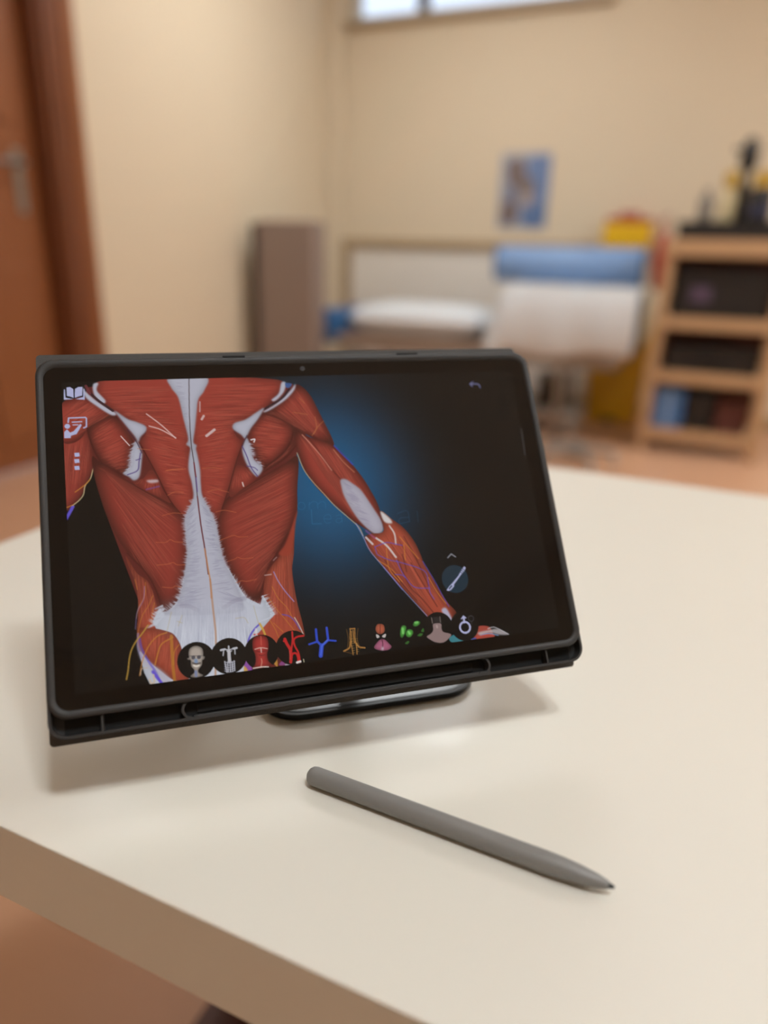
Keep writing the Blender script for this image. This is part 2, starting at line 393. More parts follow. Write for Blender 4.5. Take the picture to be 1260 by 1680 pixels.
["fill",[140,54,44],[[122.7,49.7],[115.0,53.0],[104.9,58.0],[98.6,61.4],[90.0,66.3],[81.5,70.6],[76.2,79.2],[74.6,84.4],[75.5,94.0],[76.9,103.4],[79.0,110.6],[82.3,117.9],[85.6,124.6],[91.9,128.7],[95.0,123.9],[97.2,116.0],[100.1,110.4],[106.0,103.3],[113.1,92.5],[118.4,82.6],[120.2,69.1]],{"edge":0.5,"edgew":9}],
["fibres",[[121.2,52.1],[119.8,72.2],[113.2,91.3],[99.4,111.5]],[[80.2,72.9],[75.9,89.3],[79.1,109.5],[91.4,128.1]],380,[196,104,84],0.3,{}],
["fibres",[[121.2,52.1],[119.8,72.2],[113.2,91.3],[99.4,111.5]],[[80.2,72.9],[75.9,89.3],[79.1,109.5],[91.4,128.1]],190,[70,22,18],0.3,{}],
["line",[70,22,18],[[28.0,96.5],[36.8,108.0],[40.9,117.4],[43.3,128.7]],0.8,{"alpha":0.7}],
["line",[70,22,18],[[99.3,112.1],[106.0,103.3],[112.4,93.7]],1.6,{"alpha":0.5}],
["line",[196,176,176],[[97.3,115.4],[100.7,115.2]],0.7,{"alpha":0.6}],
["line",[196,176,176],[[102.7,107.7],[104.6,106.1]],0.6,{"alpha":0.5}],
["fill",[150,58,42],[[118.9,80.8],[117.2,88.0],[114.9,97.5],[111.6,105.6],[105.9,104.5],[110.0,99.5],[114.5,90.2]],{"soft":0.4,"alpha":0.9}],
["fill",[150,58,47],[[33.4,59.3],[38.4,56.7],[42.5,52.2],[45.5,56.0],[47.8,63.3],[51.6,71.3],[44.8,67.2]],{"edge":0.3,"edgew":6}],
["fibres",[[33.9,59.4],[46.9,68.6]],[[38.4,56.1],[45.6,55.4]],50,[196,104,84],0.3,{}],
["fibres",[[33.9,59.4],[46.9,68.6]],[[38.4,56.1],[45.6,55.4]],25,[70,22,18],0.3,{}],
["fill",[200,190,196],[[40.0,58.0],[45.4,57.8],[45.9,59.3],[42.0,59.6]],{"soft":0.3,"alpha":0.8}],
["line",[120,70,130],[[39.6,63.0],[46.2,61.7]],0.9,{"alpha":0.7}],
["fill",[150,58,47],[[82.7,70.1],[86.4,55.0],[91.2,52.8],[98.2,60.1],[90.0,66.3]],{"edge":0.3,"edgew":6}],
["fibres",[[83.4,68.3],[98.1,60.7]],[[86.4,55.0],[92.3,54.1]],50,[196,104,84],0.3,{}],
["fibres",[[83.4,68.3],[98.1,60.7]],[[86.4,55.0],[92.3,54.1]],25,[70,22,18],0.3,{}],
["line",[210,190,185],[[90.3,62.6],[90.7,64.8]],0.7,{}],
["fill",[150,58,47],[[106.0,21.6],[114.3,25.5],[121.0,29.3],[122.3,33.1],[119.8,40.1],[115.5,45.9],[110.0,50.8],[103.1,54.7],[101.5,53.7],[99.3,47.6],[97.9,41.1],[94.4,36.1],[100.0,28.5]],{"edge":0.5,"edgew":8}],
["fibres",[[106.3,22.7],[95.2,36.2],[101.9,53.8]],[[121.3,30.4],[120.4,39.2],[103.1,54.7]],190,[196,104,84],0.3,{}],
["fibres",[[106.3,22.7],[95.2,36.2],[101.9,53.8]],[[121.3,30.4],[120.4,39.2],[103.1,54.7]],95,[70,22,18],0.3,{}],
["fill",[140,54,44],[[122.0,38.4],[122.5,42.4],[115.0,50.3],[102.9,56.8],[101.8,55.0],[109.9,51.2],[116.3,46.0]],{"edge":0.4,"edgew":6}],
["fibres",[[102.9,56.4],[109.8,52.5]],[[122.1,38.4],[122.5,42.8]],40,[196,104,84],0.3,{}],
["fibres",[[102.9,56.4],[109.8,52.5]],[[122.1,38.4],[122.5,42.8]],20,[70,22,18],0.3,{}],
["line",[70,22,18],[[122.4,32.2],[119.8,40.1],[114.5,46.8],[103.0,55.1]],0.8,{"alpha":0.8}],
["line",[70,22,18],[[122.5,42.8],[115.0,50.3],[102.8,57.2]],0.6,{"alpha":0.7}],
["fill",[150,58,47],[[121.7,34.0],[123.2,31.9],[130.1,37.6],[137.5,40.1],[144.3,43.7],[149.7,49.8],[154.9,57.6],[159.2,64.8],[162.4,71.8],[165.5,79.9],[167.2,89.4],[167.0,95.1],[161.8,98.7],[158.0,95.8],[150.6,90.1],[144.3,83.4],[137.2,75.7],[130.7,67.5],[126.1,58.9],[123.6,50.4],[122.4,43.0]],{"edge":0.5,"edgew":8}],
["fibres",[[122.5,33.5],[132.6,38.3],[144.2,44.2]],[[151.6,90.2],[156.2,94.1],[167.1,90.4]],260,[196,104,84],0.3,{}],
["fibres",[[122.5,33.5],[132.6,38.3],[144.2,44.2]],[[151.6,90.2],[156.2,94.1],[167.1,90.4]],130,[70,22,18],0.3,{}],
["line",[70,22,18],[[130.1,38.1],[135.1,46.9],[139.7,55.6],[145.8,64.4]],0.9,{"alpha":0.45}],
["line",[214,150,130],[[126.7,36.4],[131.1,42.4],[136.3,50.1],[141.3,58.9]],0.5,{"alpha":0.8}],
["line",[200,130,100],[[143.9,46.3],[148.6,54.0],[154.5,60.8]],0.5,{"alpha":0.7}],
["line",[46,70,180],[[144.7,44.2],[148.7,49.3],[154.1,56.0]],0.9,{"alpha":0.8}],
["line",[170,150,120],[[122.5,47.2],[125.3,57.3],[129.5,64.8],[134.7,71.9],[140.7,80.1],[147.8,87.8],[152.7,93.3],[154.6,98.6]],0.5,{}],
["fill",[174,170,184],[[145.7,64.9],[148.8,64.6],[152.6,67.5],[156.7,71.4],[160.1,77.4],[163.3,83.9],[166.1,89.8],[167.0,95.1],[165.6,97.5],[161.8,98.2],[157.7,94.8],[153.3,89.3],[149.6,82.3],[146.5,74.3],[145.7,69.1]],{"soft":0.25,"edge":0.12,"edgew":4}],
["fibres",[[146.7,65.5],[148.0,78.6],[156.3,93.1]],[[154.2,71.2],[160.1,84.7],[163.6,96.8]],110,[140,134,156],0.5,{}],
["fill",[150,58,47],[[126.2,5.4],[130.7,7.3],[134.8,13.4],[137.7,21.3],[140.9,30.4],[143.5,37.7],[144.6,43.6],[140.4,42.0],[134.7,39.5],[129.9,36.9],[123.7,31.9],[116.7,26.8],[112.0,23.8],[106.1,21.4],[114.3,17.6],[122.1,11.6]],{"edge":0.5,"edgew":8}],
["fibres",[[124.9,6.2],[115.2,17.7],[107.2,21.8]],[[144.1,43.1],[136.3,40.0],[125.3,32.4]],200,[196,104,84],0.3,{}],
["fibres",[[124.9,6.2],[115.2,17.7],[107.2,21.8]],[[144.1,43.1],[136.3,40.0],[125.3,32.4]],100,[70,22,18],0.3,{}],
["line",[190,120,70],[[133.3,36.3],[136.4,32.0],[140.3,28.6]],0.35,{"alpha":0.7}],
["line",[190,120,70],[[135.5,25.7],[135.5,32.9],[132.4,37.2]],0.35,{"alpha":0.7}],
["line",[190,120,70],[[127.5,13.6],[130.4,17.3]],0.35,{"alpha":0.7}],
["line",[190,120,70],[[123.1,22.5],[131.4,24.2]],0.35,{"alpha":0.7}],
["fill",[150,58,47],[[66.5,-0.4],[40.0,-1.1],[24.8,-0.4],[17.1,1.5],[19.4,10.1],[26.3,18.1],[35.8,25.5],[41.6,30.2],[37.9,36.7],[39.9,41.0],[45.2,54.3],[51.6,70.4],[60.1,82.5],[64.3,68.6],[64.1,38.1]],{"edge":0.3,"edgew":6}],
["fibres",[[14.7,5.0],[26.3,18.1],[40.5,31.3],[49.3,67.5]],[[66.1,3.7],[65.5,21.1],[64.7,39.6],[64.2,70.0]],330,[196,104,84],0.3,{}],
["fibres",[[14.7,5.0],[26.3,18.1],[40.5,31.3],[49.3,67.5]],[[66.1,3.7],[65.5,21.1],[64.7,39.6],[64.2,70.0]],165,[70,22,18],0.3,{}],
["fill",[150,58,47],[[66.5,-0.4],[92.6,0.0],[106.3,0.7],[119.7,3.8],[111.9,14.1],[104.3,21.3],[94.2,26.7],[88.3,29.6],[89.6,35.5],[93.0,39.0],[91.0,43.2],[87.9,50.8],[83.0,64.5],[78.0,76.5],[74.4,82.7],[69.1,73.1],[65.8,66.0],[65.3,39.6]],{"edge":0.3,"edgew":6}],
["fibres",[[118.5,5.3],[104.3,21.3],[90.7,35.2],[79.2,75.2]],[[66.1,3.7],[65.7,21.1],[65.6,39.6],[66.2,68.8]],330,[196,104,84],0.3,{}],
["fibres",[[118.5,5.3],[104.3,21.3],[90.7,35.2],[79.2,75.2]],[[66.1,3.7],[65.7,21.1],[65.6,39.6],[66.2,68.8]],165,[70,22,18],0.3,{}],
["line",[70,22,18],[[37.9,36.7],[45.2,54.3],[51.6,70.4],[59.5,82.0]],0.6,{"alpha":0.75}],
["line",[70,22,18],[[93.0,39.0],[87.9,50.8],[83.0,64.5],[78.0,76.5]],0.6,{"alpha":0.75}],
["line",[214,180,176],[[42.4,20.1],[49.6,26.8],[56.7,34.9]],0.7,{"alpha":0.85}],
["line",[214,180,176],[[43.3,27.2],[49.4,29.6],[56.7,34.6]],0.7,{"alpha":0.85}],
["line",[210,190,190],[[73.3,34.4],[77.8,31.0]],1.5,{"alpha":0.85}],
["line",[210,190,190],[[71.5,24.5],[72.7,22.6]],1.3,{"alpha":0.8}],
["line",[200,180,180],[[71.3,14.1],[70.8,19.9]],0.8,{"alpha":0.7}],
["fill",[178,178,192],[[16.1,1.6],[18.7,1.3],[17.7,5.5],[21.8,11.5],[20.3,13.2],[16.8,9.3],[15.7,5.4]],{"soft":0.3}],
["fill",[178,178,192],[[10.5,2.7],[12.2,6.1],[18.1,12.3],[26.6,18.9],[24.4,20.1],[17.3,14.7],[11.7,9.1]],{"soft":0.3}],
["line",[50,26,32],[[13.3,5.8],[18.2,11.4],[25.2,17.6]],1.3,{"alpha":0.9}],
["line",[110,50,56],[[12.3,2.8],[14.0,7.1]],1.6,{"alpha":0.9}],
["fill",[178,178,192],[[26.1,17.6],[32.4,22.5],[36.8,24.4],[41.5,27.1],[41.5,30.1],[38.5,33.3],[37.2,36.1],[35.2,32.3],[30.7,25.4]],{"soft":0.4,"edge":0.15,"edgew":3}],
["fill",[178,178,192],[[36.1,35.2],[38.7,41.6],[38.4,46.5],[36.7,55.4],[33.7,57.6],[31.2,55.4],[28.4,53.2],[32.3,49.4],[33.1,42.1]],{"soft":0.4,"edge":0.15,"edgew":3}],
["spikes",[178,178,192],[[34.9,36.4],[33.0,43.7],[32.3,49.4],[29.2,53.3]],[-1,0.3],3,50,{}],
["line",[60,40,60],[[32.0,28.8],[36.1,35.6],[38.6,42.4]],0.5,{"alpha":0.8}],
["line",[80,60,120],[[37.9,42.4],[36.9,47.2],[35.8,52.1],[30.6,54.2]],0.6,{"alpha":0.8}],
["line",[80,60,120],[[35.4,46.3],[37.7,45.6]],0.5,{"alpha":0.8}],
["line",[220,200,200],[[28.5,32.3],[32.6,37.9]],0.5,{}],
["fill",[178,178,192],[[118.3,3.8],[120.8,4.1],[119.0,9.7],[113.8,14.9],[111.3,14.4],[115.9,10.5]],{"soft":0.3}],
["fill",[178,178,192],[[126.3,4.9],[125.0,9.0],[118.8,15.1],[109.0,21.0],[106.0,21.3],[114.5,16.3],[122.9,8.9]],{"soft":0.3}],
["line",[40,24,34],[[122.5,8.0],[117.3,13.7],[106.6,20.0]],1.2,{"alpha":0.9}],
["fill",[50,90,150],[[120.4,4.3],[124.2,4.8],[122.6,7.1],[120.7,7.0]],{"alpha":0.9}],
["fill",[178,178,192],[[106.7,19.1],[102.7,25.6],[98.1,31.1],[94.3,37.0],[92.1,34.7],[88.0,31.0],[89.1,27.6],[95.4,25.7],[101.4,22.0]],{"soft":0.4,"edge":0.15,"edgew":3}],
["fill",[178,178,192],[[95.1,36.6],[97.0,42.3],[97.9,49.2],[102.3,54.6],[99.3,59.5],[97.0,58.5],[93.6,52.4],[91.9,45.5],[92.4,41.6]],{"soft":0.4,"edge":0.15,"edgew":3}],
["spikes",[178,178,192],[[96.5,39.7],[98.1,47.5],[101.9,53.8]],[1,0.1],2.5,40,{}],
["line",[60,40,60],[[95.3,35.3],[92.3,41.2]],0.5,{"alpha":0.8}],
["line",[80,60,120],[[92.2,41.6],[94.1,47.3],[95.9,54.2],[98.9,59.5]],0.6,{"alpha":0.85}],
["line",[80,60,120],[[93.5,53.2],[97.4,54.3],[99.3,56.1]],0.5,{"alpha":0.8}],
["line",[220,210,215],[[97.4,38.0],[99.5,37.7],[98.9,39.4]],0.7,{}],
["fill",[178,178,192],[[56.0,-1.1],[76.1,-0.6],[74.3,7.3],[70.7,12.5],[69.1,20.2],[67.5,29.6],[66.0,37.6],[67.6,39.8],[65.0,43.5],[63.8,40.5],[62.0,38.7],[63.3,35.4],[61.6,23.4],[59.8,11.2],[56.4,5.0]],{"soft":0.3,"edge":0.15,"edgew":4}],
["fibres",[[56.7,0.6],[61.3,22.5],[63.6,38.8]],[[66.1,0.9],[64.8,22.6],[64.7,38.8]],80,[140,138,156],0.4,{}],
["fill",[178,178,192],[[64.6,39.6],[62.1,52.0],[63.3,61.7],[63.2,69.9],[58.5,79.0],[57.7,89.6],[57.6,100.1],[53.8,116.6],[50.1,126.3],[44.9,130.7],[80.3,133.6],[84.5,129.0],[81.7,118.2],[77.1,106.0],[75.6,97.9],[74.4,85.7],[71.9,77.4],[68.4,68.9],[68.0,62.0],[68.2,52.4],[66.8,41.1]],{"soft":0.3,"edge":0.12,"edgew":5}],
["spikes",[178,178,192],[[63.2,69.9],[58.5,79.0],[57.7,89.6],[57.6,100.1],[53.8,116.6],[50.1,126.3]],[-1,-0.25],2.6,150,{"alpha":0.6}],
["spikes",[178,178,192],[[68.4,68.9],[71.9,77.4],[74.4,85.7],[75.6,97.9],[77.1,106.0],[81.7,118.2],[85.8,129.1]],[1,-0.45],2.6,150,{"alpha":0.6}],
["spikes",[196,200,212],[[54.7,112.3],[50.2,124.6],[41.5,128.6],[38.1,134.5]],[-0.8,-0.7],3.5,70,{"alpha":0.6}],
["spikes",[196,200,212],[[80.8,113.8],[87.2,127.8],[94.5,131.6]],[0.6,-0.9],3,70,{"alpha":0.6}],
["spikes",[196,200,212],[[95.1,125.8],[99.1,136.7],[92.4,139.7]],[1,-0.3],4,50,{}],
["spikes",[196,200,212],[[42.6,125.7],[42.6,131.3],[38.5,135.5]],[-1,0.3],5,60,{}],
["fibres",[[58.5,79.0],[57.5,100.1],[52.9,120.3]],[[65.4,71.4],[66.4,98.3],[66.9,121.8]],150,[138,136,156],0.45,{}],
["fibres",[[71.9,77.4],[75.8,99.2],[81.5,120.8]],[[66.0,71.5],[67.2,98.4],[67.6,121.9]],150,[138,136,156],0.45,{}],
["fibres",[[50.4,122.1],[42.8,127.5]],[[67.9,117.6],[67.5,130.4]],50,[130,128,150],0.4,{}],
["fibres",[[87.1,128.8],[94.4,132.2]],[[68.5,117.7],[68.1,130.5]],50,[130,128,150],0.4,{}],
["line",[120,112,132],[[52.9,126.8],[57.1,127.7],[60.9,130.2]],2.2,{"alpha":0.35}],
["line",[120,112,132],[[85.6,126.5],[80.3,127.2],[74.4,130.2]],2.2,{"alpha":0.3}],
["fill",[188,190,203],[[45.1,127.8],[54.8,127.7],[67.6,128.5],[81.9,129.5],[90.5,133.1],[91.1,139.6],[79.5,142.0],[66.7,139.8],[54.0,138.9],[44.6,135.2]],{"soft":4,"alpha":0.85}],
["fibres",[[50.4,122.1],[87.3,126.2]],[[48.8,143.2],[85.5,145.3]],140,[150,152,172],0.35,{}],
["line",[60,44,44],[[66.5,-0.4],[65.1,21.1],[64.7,38.2],[65.3,49.4],[65.5,60.5],[65.6,68.7]],0.45,{"alpha":0.9}],
["line",[110,26,34],[[65.3,49.4],[65.7,57.8]],0.7,{"alpha":0.8}],
["line",[90,60,130],[[65.7,57.8],[65.8,66.0]],0.6,{"alpha":0.7}],
["line",[96,40,44],[[65.6,68.7],[66.2,85.0],[67.2,98.4],[67.8,111.6]],0.7,{"alpha":0.9}],
["line",[186,132,92],[[67.1,97.9],[67.9,108.3],[68.6,116.4],[68.3,124.4]],0.8,{"alpha":0.8}],
["line",[176,128,96],[[68.5,114.6],[68.6,122.9],[68.7,130.3],[68.9,137.6],[68.8,145.7],[67.0,164.5]],1.0,{"alpha":0.7}],
["line",[200,112,68],[[42.6,92.1],[47.4,92.6],[49.9,91.3],[52.2,92.7],[56.0,93.3]],0.32,{"alpha":0.65}],
["line",[200,112,68],[[42.3,104.3],[47.6,104.3],[50.4,103.7],[52.4,105.1],[56.2,105.5]],0.32,{"alpha":0.65}],
["line",[200,112,68],[[44.2,116.1],[48.9,116.9],[50.8,116.2],[53.7,117.4]],0.32,{"alpha":0.65}],
["line",[200,112,68],[[75.5,94.0],[80.1,92.6],[83.0,92.0],[85.7,93.1],[90.3,93.2]],0.32,{"alpha":0.65}],
["line",[200,112,68],[[78.3,105.9],[82.4,104.9],[83.9,104.1],[86.3,105.2],[92.0,105.2]],0.32,{"alpha":0.65}],
["line",[200,112,68],[[81.7,117.8],[84.6,117.0],[87.4,117.6],[92.5,117.0]],0.32,{"alpha":0.65}],
["line",[200,112,68],[[74.6,78.2],[79.2,77.6],[85.3,79.3]],0.32,{"alpha":0.65}],
["line",[200,112,68],[[71.3,66.5],[76.2,65.6],[82.3,67.6]],0.32,{"alpha":0.65}],
["line",[200,112,68],[[50.1,53.3],[54.0,52.6],[59.1,52.6]],0.32,{"alpha":0.65}],
["line",[200,112,68],[[50.3,67.0],[54.2,65.3],[58.6,65.9]],0.32,{"alpha":0.65}],
["line",[200,112,68],[[69.3,53.0],[75.0,53.0],[80.1,54.0]],0.32,{"alpha":0.65}],
["line",[200,112,68],[[36.6,39.8],[43.2,41.0]],0.32,{"alpha":0.65}],
["line",[200,112,68],[[50.7,53.0],[56.0,53.0],[60.6,52.8]],0.32,{"alpha":0.65}],
["line",[200,112,68],[[46.8,78.0],[52.3,77.0],[57.2,77.7]],0.32,{"alpha":0.65}],
["line",[180,160,110],[[47.7,129.5],[45.7,136.4],[44.7,139.5]],0.35,{"alpha":0.5}],
["line",[180,160,110],[[53.0,131.7],[50.6,137.0]],0.35,{"alpha":0.5}],
["line",[180,160,110],[[50.4,134.6],[52.7,135.7]],0.35,{"alpha":0.5}],
["line",[180,160,110],[[89.7,131.1],[90.7,137.1],[91.5,141.3]],0.35,{"alpha":0.5}],
["line",[180,160,110],[[79.8,136.6],[84.2,136.7],[86.0,139.8]],0.35,{"alpha":0.5}],
["line",[92,78,190],[[91.5,141.3],[88.9,143.4],[86.5,146.4],[85.0,149.4]],0.9,{"alpha":0.9}],
["line",[200,160,70],[[92.0,140.9],[93.3,143.9],[94.2,146.9]],1.1,{"alpha":0.9}],
["line",[190,60,60],[[88.6,146.2],[90.6,146.1]],0.8,{}],
["line",[220,214,216],[[89.7,143.5],[89.7,147.6]],1.2,{"alpha":0.7}],
["fill",[130,60,150],[[82.7,157.2],[83.3,159.7],[86.1,163.6],[84.0,164.5],[81.9,161.9]],{"alpha":0.85}],
["fill",[200,150,60],[[81.9,161.5],[83.6,164.1],[81.6,164.6]],{"alpha":0.8}],
["fill",[198,150,60],[[97.1,161.9],[99.0,160.1],[98.9,164.2]],{"alpha":0.8}],
["fill",[150,80,160],[[99.8,163.5],[101.7,161.7],[103.1,163.9]],{"alpha":0.7}],
["fill",[178,178,192],[[103.1,163.5],[105.2,162.8],[107.2,163.9],[103.4,164.4]],{"alpha":0.8}],
["fill",[164,72,52],[[166.8,85.1],[173.0,90.4],[179.2,96.1],[184.2,104.3],[186.9,112.3],[188.2,118.4],[191.4,125.5],[194.6,133.4],[198.6,141.4],[202.9,147.7],[199.5,151.5],[197.5,152.9],[188.9,151.9],[185.2,148.1],[180.3,140.6],[173.9,131.6],[168.8,124.8],[164.6,118.5],[160.4,112.3],[156.8,106.9],[155.2,100.0],[159.0,97.8],[166.9,96.8]],{"edge":0.4,"edgew":6}],
["fibres",[[156.7,101.8],[166.9,96.8],[176.6,95.9]],[[185.2,148.1],[192.8,149.9],[201.8,148.5]],300,[196,104,84],0.3,{}],
["fibres",[[156.7,101.8],[166.9,96.8],[176.6,95.9]],[[185.2,148.1],[192.8,149.9],[201.8,148.5]],150,[70,22,18],0.3,{}],
["line",[70,22,18],[[173.0,114.3],[177.6,129.9],[184.1,138.1],[189.7,147.0]],0.7,{"alpha":0.5}],
["line",[70,22,18],[[180.5,116.8],[185.6,129.1],[192.1,143.2]],0.7,{"alpha":0.5}],
["line",[70,22,18],[[165.3,113.6],[172.1,126.0],[180.6,138.5]],0.7,{"alpha":0.5}],
["line",[70,22,18],[[178.5,101.2],[183.6,113.7],[188.8,131.1]],0.7,{"alpha":0.5}],
["line",[70,22,18],[[176.1,111.3],[177.1,121.5]],0.7,{"alpha":0.5}],
["line",[208,130,50],[[175.9,101.0],[180.9,108.3],[185.2,114.7]],0.5,{"alpha":0.75}],
["line",[208,130,50],[[161.1,113.2],[168.0,118.9],[173.7,127.0]],0.5,{"alpha":0.75}],
["line",[208,130,50],[[189.6,126.2],[193.4,135.0],[197.6,142.1]],0.5,{"alpha":0.75}],
["line",[208,130,50],[[177.8,105.5],[177.3,114.8]],0.5,{"alpha":0.75}],
["line",[208,130,50],[[167.1,107.0],[167.1,118.8],[172.0,126.8]],0.5,{"alpha":0.75}],
["fill",[206,200,200],[[166.8,85.1],[171.4,89.4],[172.7,92.6],[169.3,92.3],[167.4,90.0]],{"soft":0.25}],
["line",[214,206,204],[[170.8,94.1],[173.1,99.0],[173.1,105.0]],0.9,{"alpha":0.85}],
["line",[210,206,206],[[162.0,100.6],[167.4,105.3],[172.0,112.6]],1.1,{"alpha":0.85}],
["line",[206,200,204],[[156.1,99.7],[159.4,103.8]],1.2,{"alpha":0.85}],
["line",[170,80,150],[[156.7,95.9],[161.2,100.5]],1.2,{"alpha":0.5}],
["line",[92,78,190],[[160.5,105.6],[167.6,103.7],[172.6,105.0],[176.8,106.2]],0.5,{"alpha":0.75}],
["line",[92,78,190],[[161.5,110.3],[167.9,113.8],[175.3,116.3],[187.6,122.1],[189.0,129.5],[189.1,134.5],[191.0,138.9]],0.5,{"alpha":0.75}],
["line",[92,78,190],[[170.1,122.4],[175.0,123.8],[180.1,130.6],[189.4,132.4]],0.5,{"alpha":0.75}],
["line",[92,78,190],[[163.9,117.6],[168.1,123.9],[173.0,131.5]],0.5,{"alpha":0.75}],
["line",[92,78,190],[[172.1,114.3],[173.8,120.3],[175.8,124.7]],0.5,{"alpha":0.75}],
["line",[92,78,190],[[187.6,116.6],[192.8,128.2],[196.5,137.8],[199.1,144.0]],0.5,{"alpha":0.75}],
["line",[92,78,190],[[160.5,105.6],[161.1,109.8]],0.5,{"alpha":0.75}],
["line",[150,150,200],[[151.3,91.2],[154.5,99.1],[157.6,107.8],[164.6,118.5],[173.1,131.1],[185.2,147.7]],0.6,{"alpha":0.7}],
["fill",[176,180,206],[[194.3,145.9],[197.2,144.6],[199.7,150.7],[200.0,154.0],[198.1,152.2]],{"alpha":0.9,"soft":0.2}],
["fill",[160,70,58],[[214.3,157.5],[221.2,158.1],[223.2,162.4],[223.3,164.4],[212.0,164.2],[209.4,163.6]],{}],
["fill",[60,130,140],[[196.4,161.5],[200.4,160.0],[203.6,162.9],[211.5,163.9],[204.5,164.2],[197.6,164.1]],{"alpha":0.95}],
["line",[50,80,170],[[207.8,163.6],[212.1,163.7]],0.8,{"alpha":0.8}],
["fill",[184,176,178],[[214.2,160.7],[220.9,160.1],[226.4,160.0],[232.8,164.0],[227.3,163.6],[221.1,161.6],[215.5,162.4]],{"soft":0.2,"alpha":0.85}],
["line",[200,196,200],[[220.5,159.3],[223.9,158.7],[226.9,160.1],[232.8,164.0]],0.4,{}],
["line",[120,150,190],[[215.5,162.4],[220.5,162.0],[226.2,163.7]],0.5,{}],
["line",[190,70,60],[[213.2,163.3],[217.7,162.7],[223.0,163.3]],0.8,{"alpha":0.8}],
["line",[200,196,200],[[198.7,157.3],[200.4,160.0]],0.8,{}],
["disc",[12,11,11],[58.1,155.6],9.35,{}],
["disc",[12,11,11],[74.6,155.5],9.2,{}],
["disc",[12,11,11],[91.4,155.7],9.0,{}],
["disc",[12,11,11],[108.0,155.5],9.0,{}],
["disc",[12,11,11],[191.0,154.9],8.6,{}],
["disc",[12,11,11],[206.7,155.8],8.5,{}],
["disc",[22,46,60],[205.5,128.7],8.1,{}],
["fill",[172,160,150],[[54.6,151.5],[55.6,149.0],[58.6,148.1],[61.4,149.7],[61.9,152.5],[61.7,153.8],[62.6,154.2],[62.0,155.5],[61.1,155.9],[60.7,158.3],[58.9,160.2],[58.8,161.8],[61.0,163.5],[57.3,164.0],[54.7,163.1],[56.7,161.5],[56.6,159.9],[55.4,158.1],[55.4,155.1],[54.1,154.7],[53.8,153.9],[54.7,153.6]],{"edge":0.35,"edgew":2}],
["disc",[84,80,86],[56.8,153.9],1.0,{}],
["disc",[84,80,86],[59.6,154.1],1.0,{}],
["fill",[110,140,180],[[57.5,154.9],[58.5,155.0],[58.9,156.7],[57.9,157.1],[57.1,156.5]],{"soft":0.2}],
["line",[60,52,50],[[56.3,156.6],[58.1,157.3],[60.0,157.1]],0.6,{}],
["line",[220,212,200],[[56.7,158.0],[58.0,158.5],[59.3,158.3]],0.8,{}],
["line",[120,130,160],[[57.5,161.1],[57.5,163.2]],1.4,{}],
["line",[60,56,60],[[55.0,152.9],[61.3,153.6]],0.3,{"alpha":0.7}],
["line",[186,186,194],[[70.8,152.0],[72.8,151.8]],1.1,{"smooth":False}],
["line",[186,186,194],[[72.8,151.8],[74.9,152.4]],0.55,{"smooth":False}],
["line",[186,186,194],[[74.9,152.4],[77.1,152.0]],0.55,{"smooth":False}],
["line",[186,186,194],[[77.1,152.0],[78.9,151.9]],1.1,{"smooth":False}],
["line",[186,186,194],[[72.2,152.5],[71.7,154.9]],0.6,{"smooth":False}],
["line",[186,186,194],[[77.9,152.4],[77.8,154.9]],0.6,{"smooth":False}],
["line",[186,186,194],[[74.9,150.5],[74.8,153.1]],0.8,{"smooth":False}],
["line",[186,186,194],[[73.8,152.7],[74.8,153.9]],0.55,{"smooth":False}],
["line",[186,186,194],[[76.2,153.0],[74.9,153.9]],0.55,{"smooth":False}],
["line",[190,188,194],[[74.8,153.1],[74.7,155.8],[74.7,158.5]],1.7,{"smooth":False}],
["line",[150,150,166],[[72.2,158.3],[74.7,159.1],[77.3,158.6]],0.45,{}],
["line",[150,150,166],[[72.1,159.5],[74.6,160.2],[77.2,159.8]],0.45,{}],
["line",[150,150,166],[[72.0,160.6],[74.5,161.4],[77.1,160.9]],0.45,{}],
["line",[150,150,166],[[71.9,161.7],[74.4,162.5],[77.0,162.0]],0.45,{}],
["line",[150,150,166],[[71.8,162.8],[74.3,163.6],[76.9,163.2]],0.45,{}],
["line",[182,182,192],[[72.3,158.0],[72.8,163.5]],0.6,{"smooth":False}],
["line",[182,182,192],[[73.7,158.4],[73.5,163.4]],0.6,{"smooth":False}],
["line",[182,182,192],[[74.9,158.6],[74.7,163.5]],0.6,{"smooth":False}],
["line",[182,182,192],[[76.0,158.6],[75.8,163.5]],0.6,{"smooth":False}],
["line",[182,182,192],[[77.0,158.3],[76.9,163.2]],0.6,{"smooth":False}],
["fill",[164,52,48],[[87.3,149.7],[88.6,147.5],[92.0,147.0],[94.7,148.1],[95.5,150.8],[95.2,154.6],[94.3,156.8],[94.5,160.7],[96.7,163.4],[92.5,163.7],[85.9,163.6],[87.5,161.4],[88.1,158.1],[87.7,155.3],[87.1,153.6]],{"edge":0.4,"edgew":3}],
["line",[206,160,150],[[88.2,153.8],[91.3,153.4],[94.6,154.3]],0.5,{}],
["line",[206,170,160],[[91.3,153.4],[91.4,155.8]],0.6,{}],
["line",[120,34,34],[[88.9,154.9],[90.6,155.4]],0.7,{}],
["line",[120,34,34],[[91.9,155.4],[93.9,155.4]],0.7,{}],
["line",[120,36,34],[[90.1,157.0],[91.5,157.5],[92.9,157.2]],0.6,{}],
["line",[200,130,110],[[91.0,159.1],[91.1,160.8],[90.3,163.4]],0.5,{}],
["line",[210,200,190],[[86.4,163.4],[90.9,163.3],[94.2,163.7]],0.6,{}],
["line",[196,90,76],[[91.9,147.5],[91.7,152.0]],0.5,{}],
["line",[186,34,36],[[104.3,150.5],[105.1,153.1],[106.5,156.1],[106.7,159.5],[106.1,162.8]],1.6,{}],
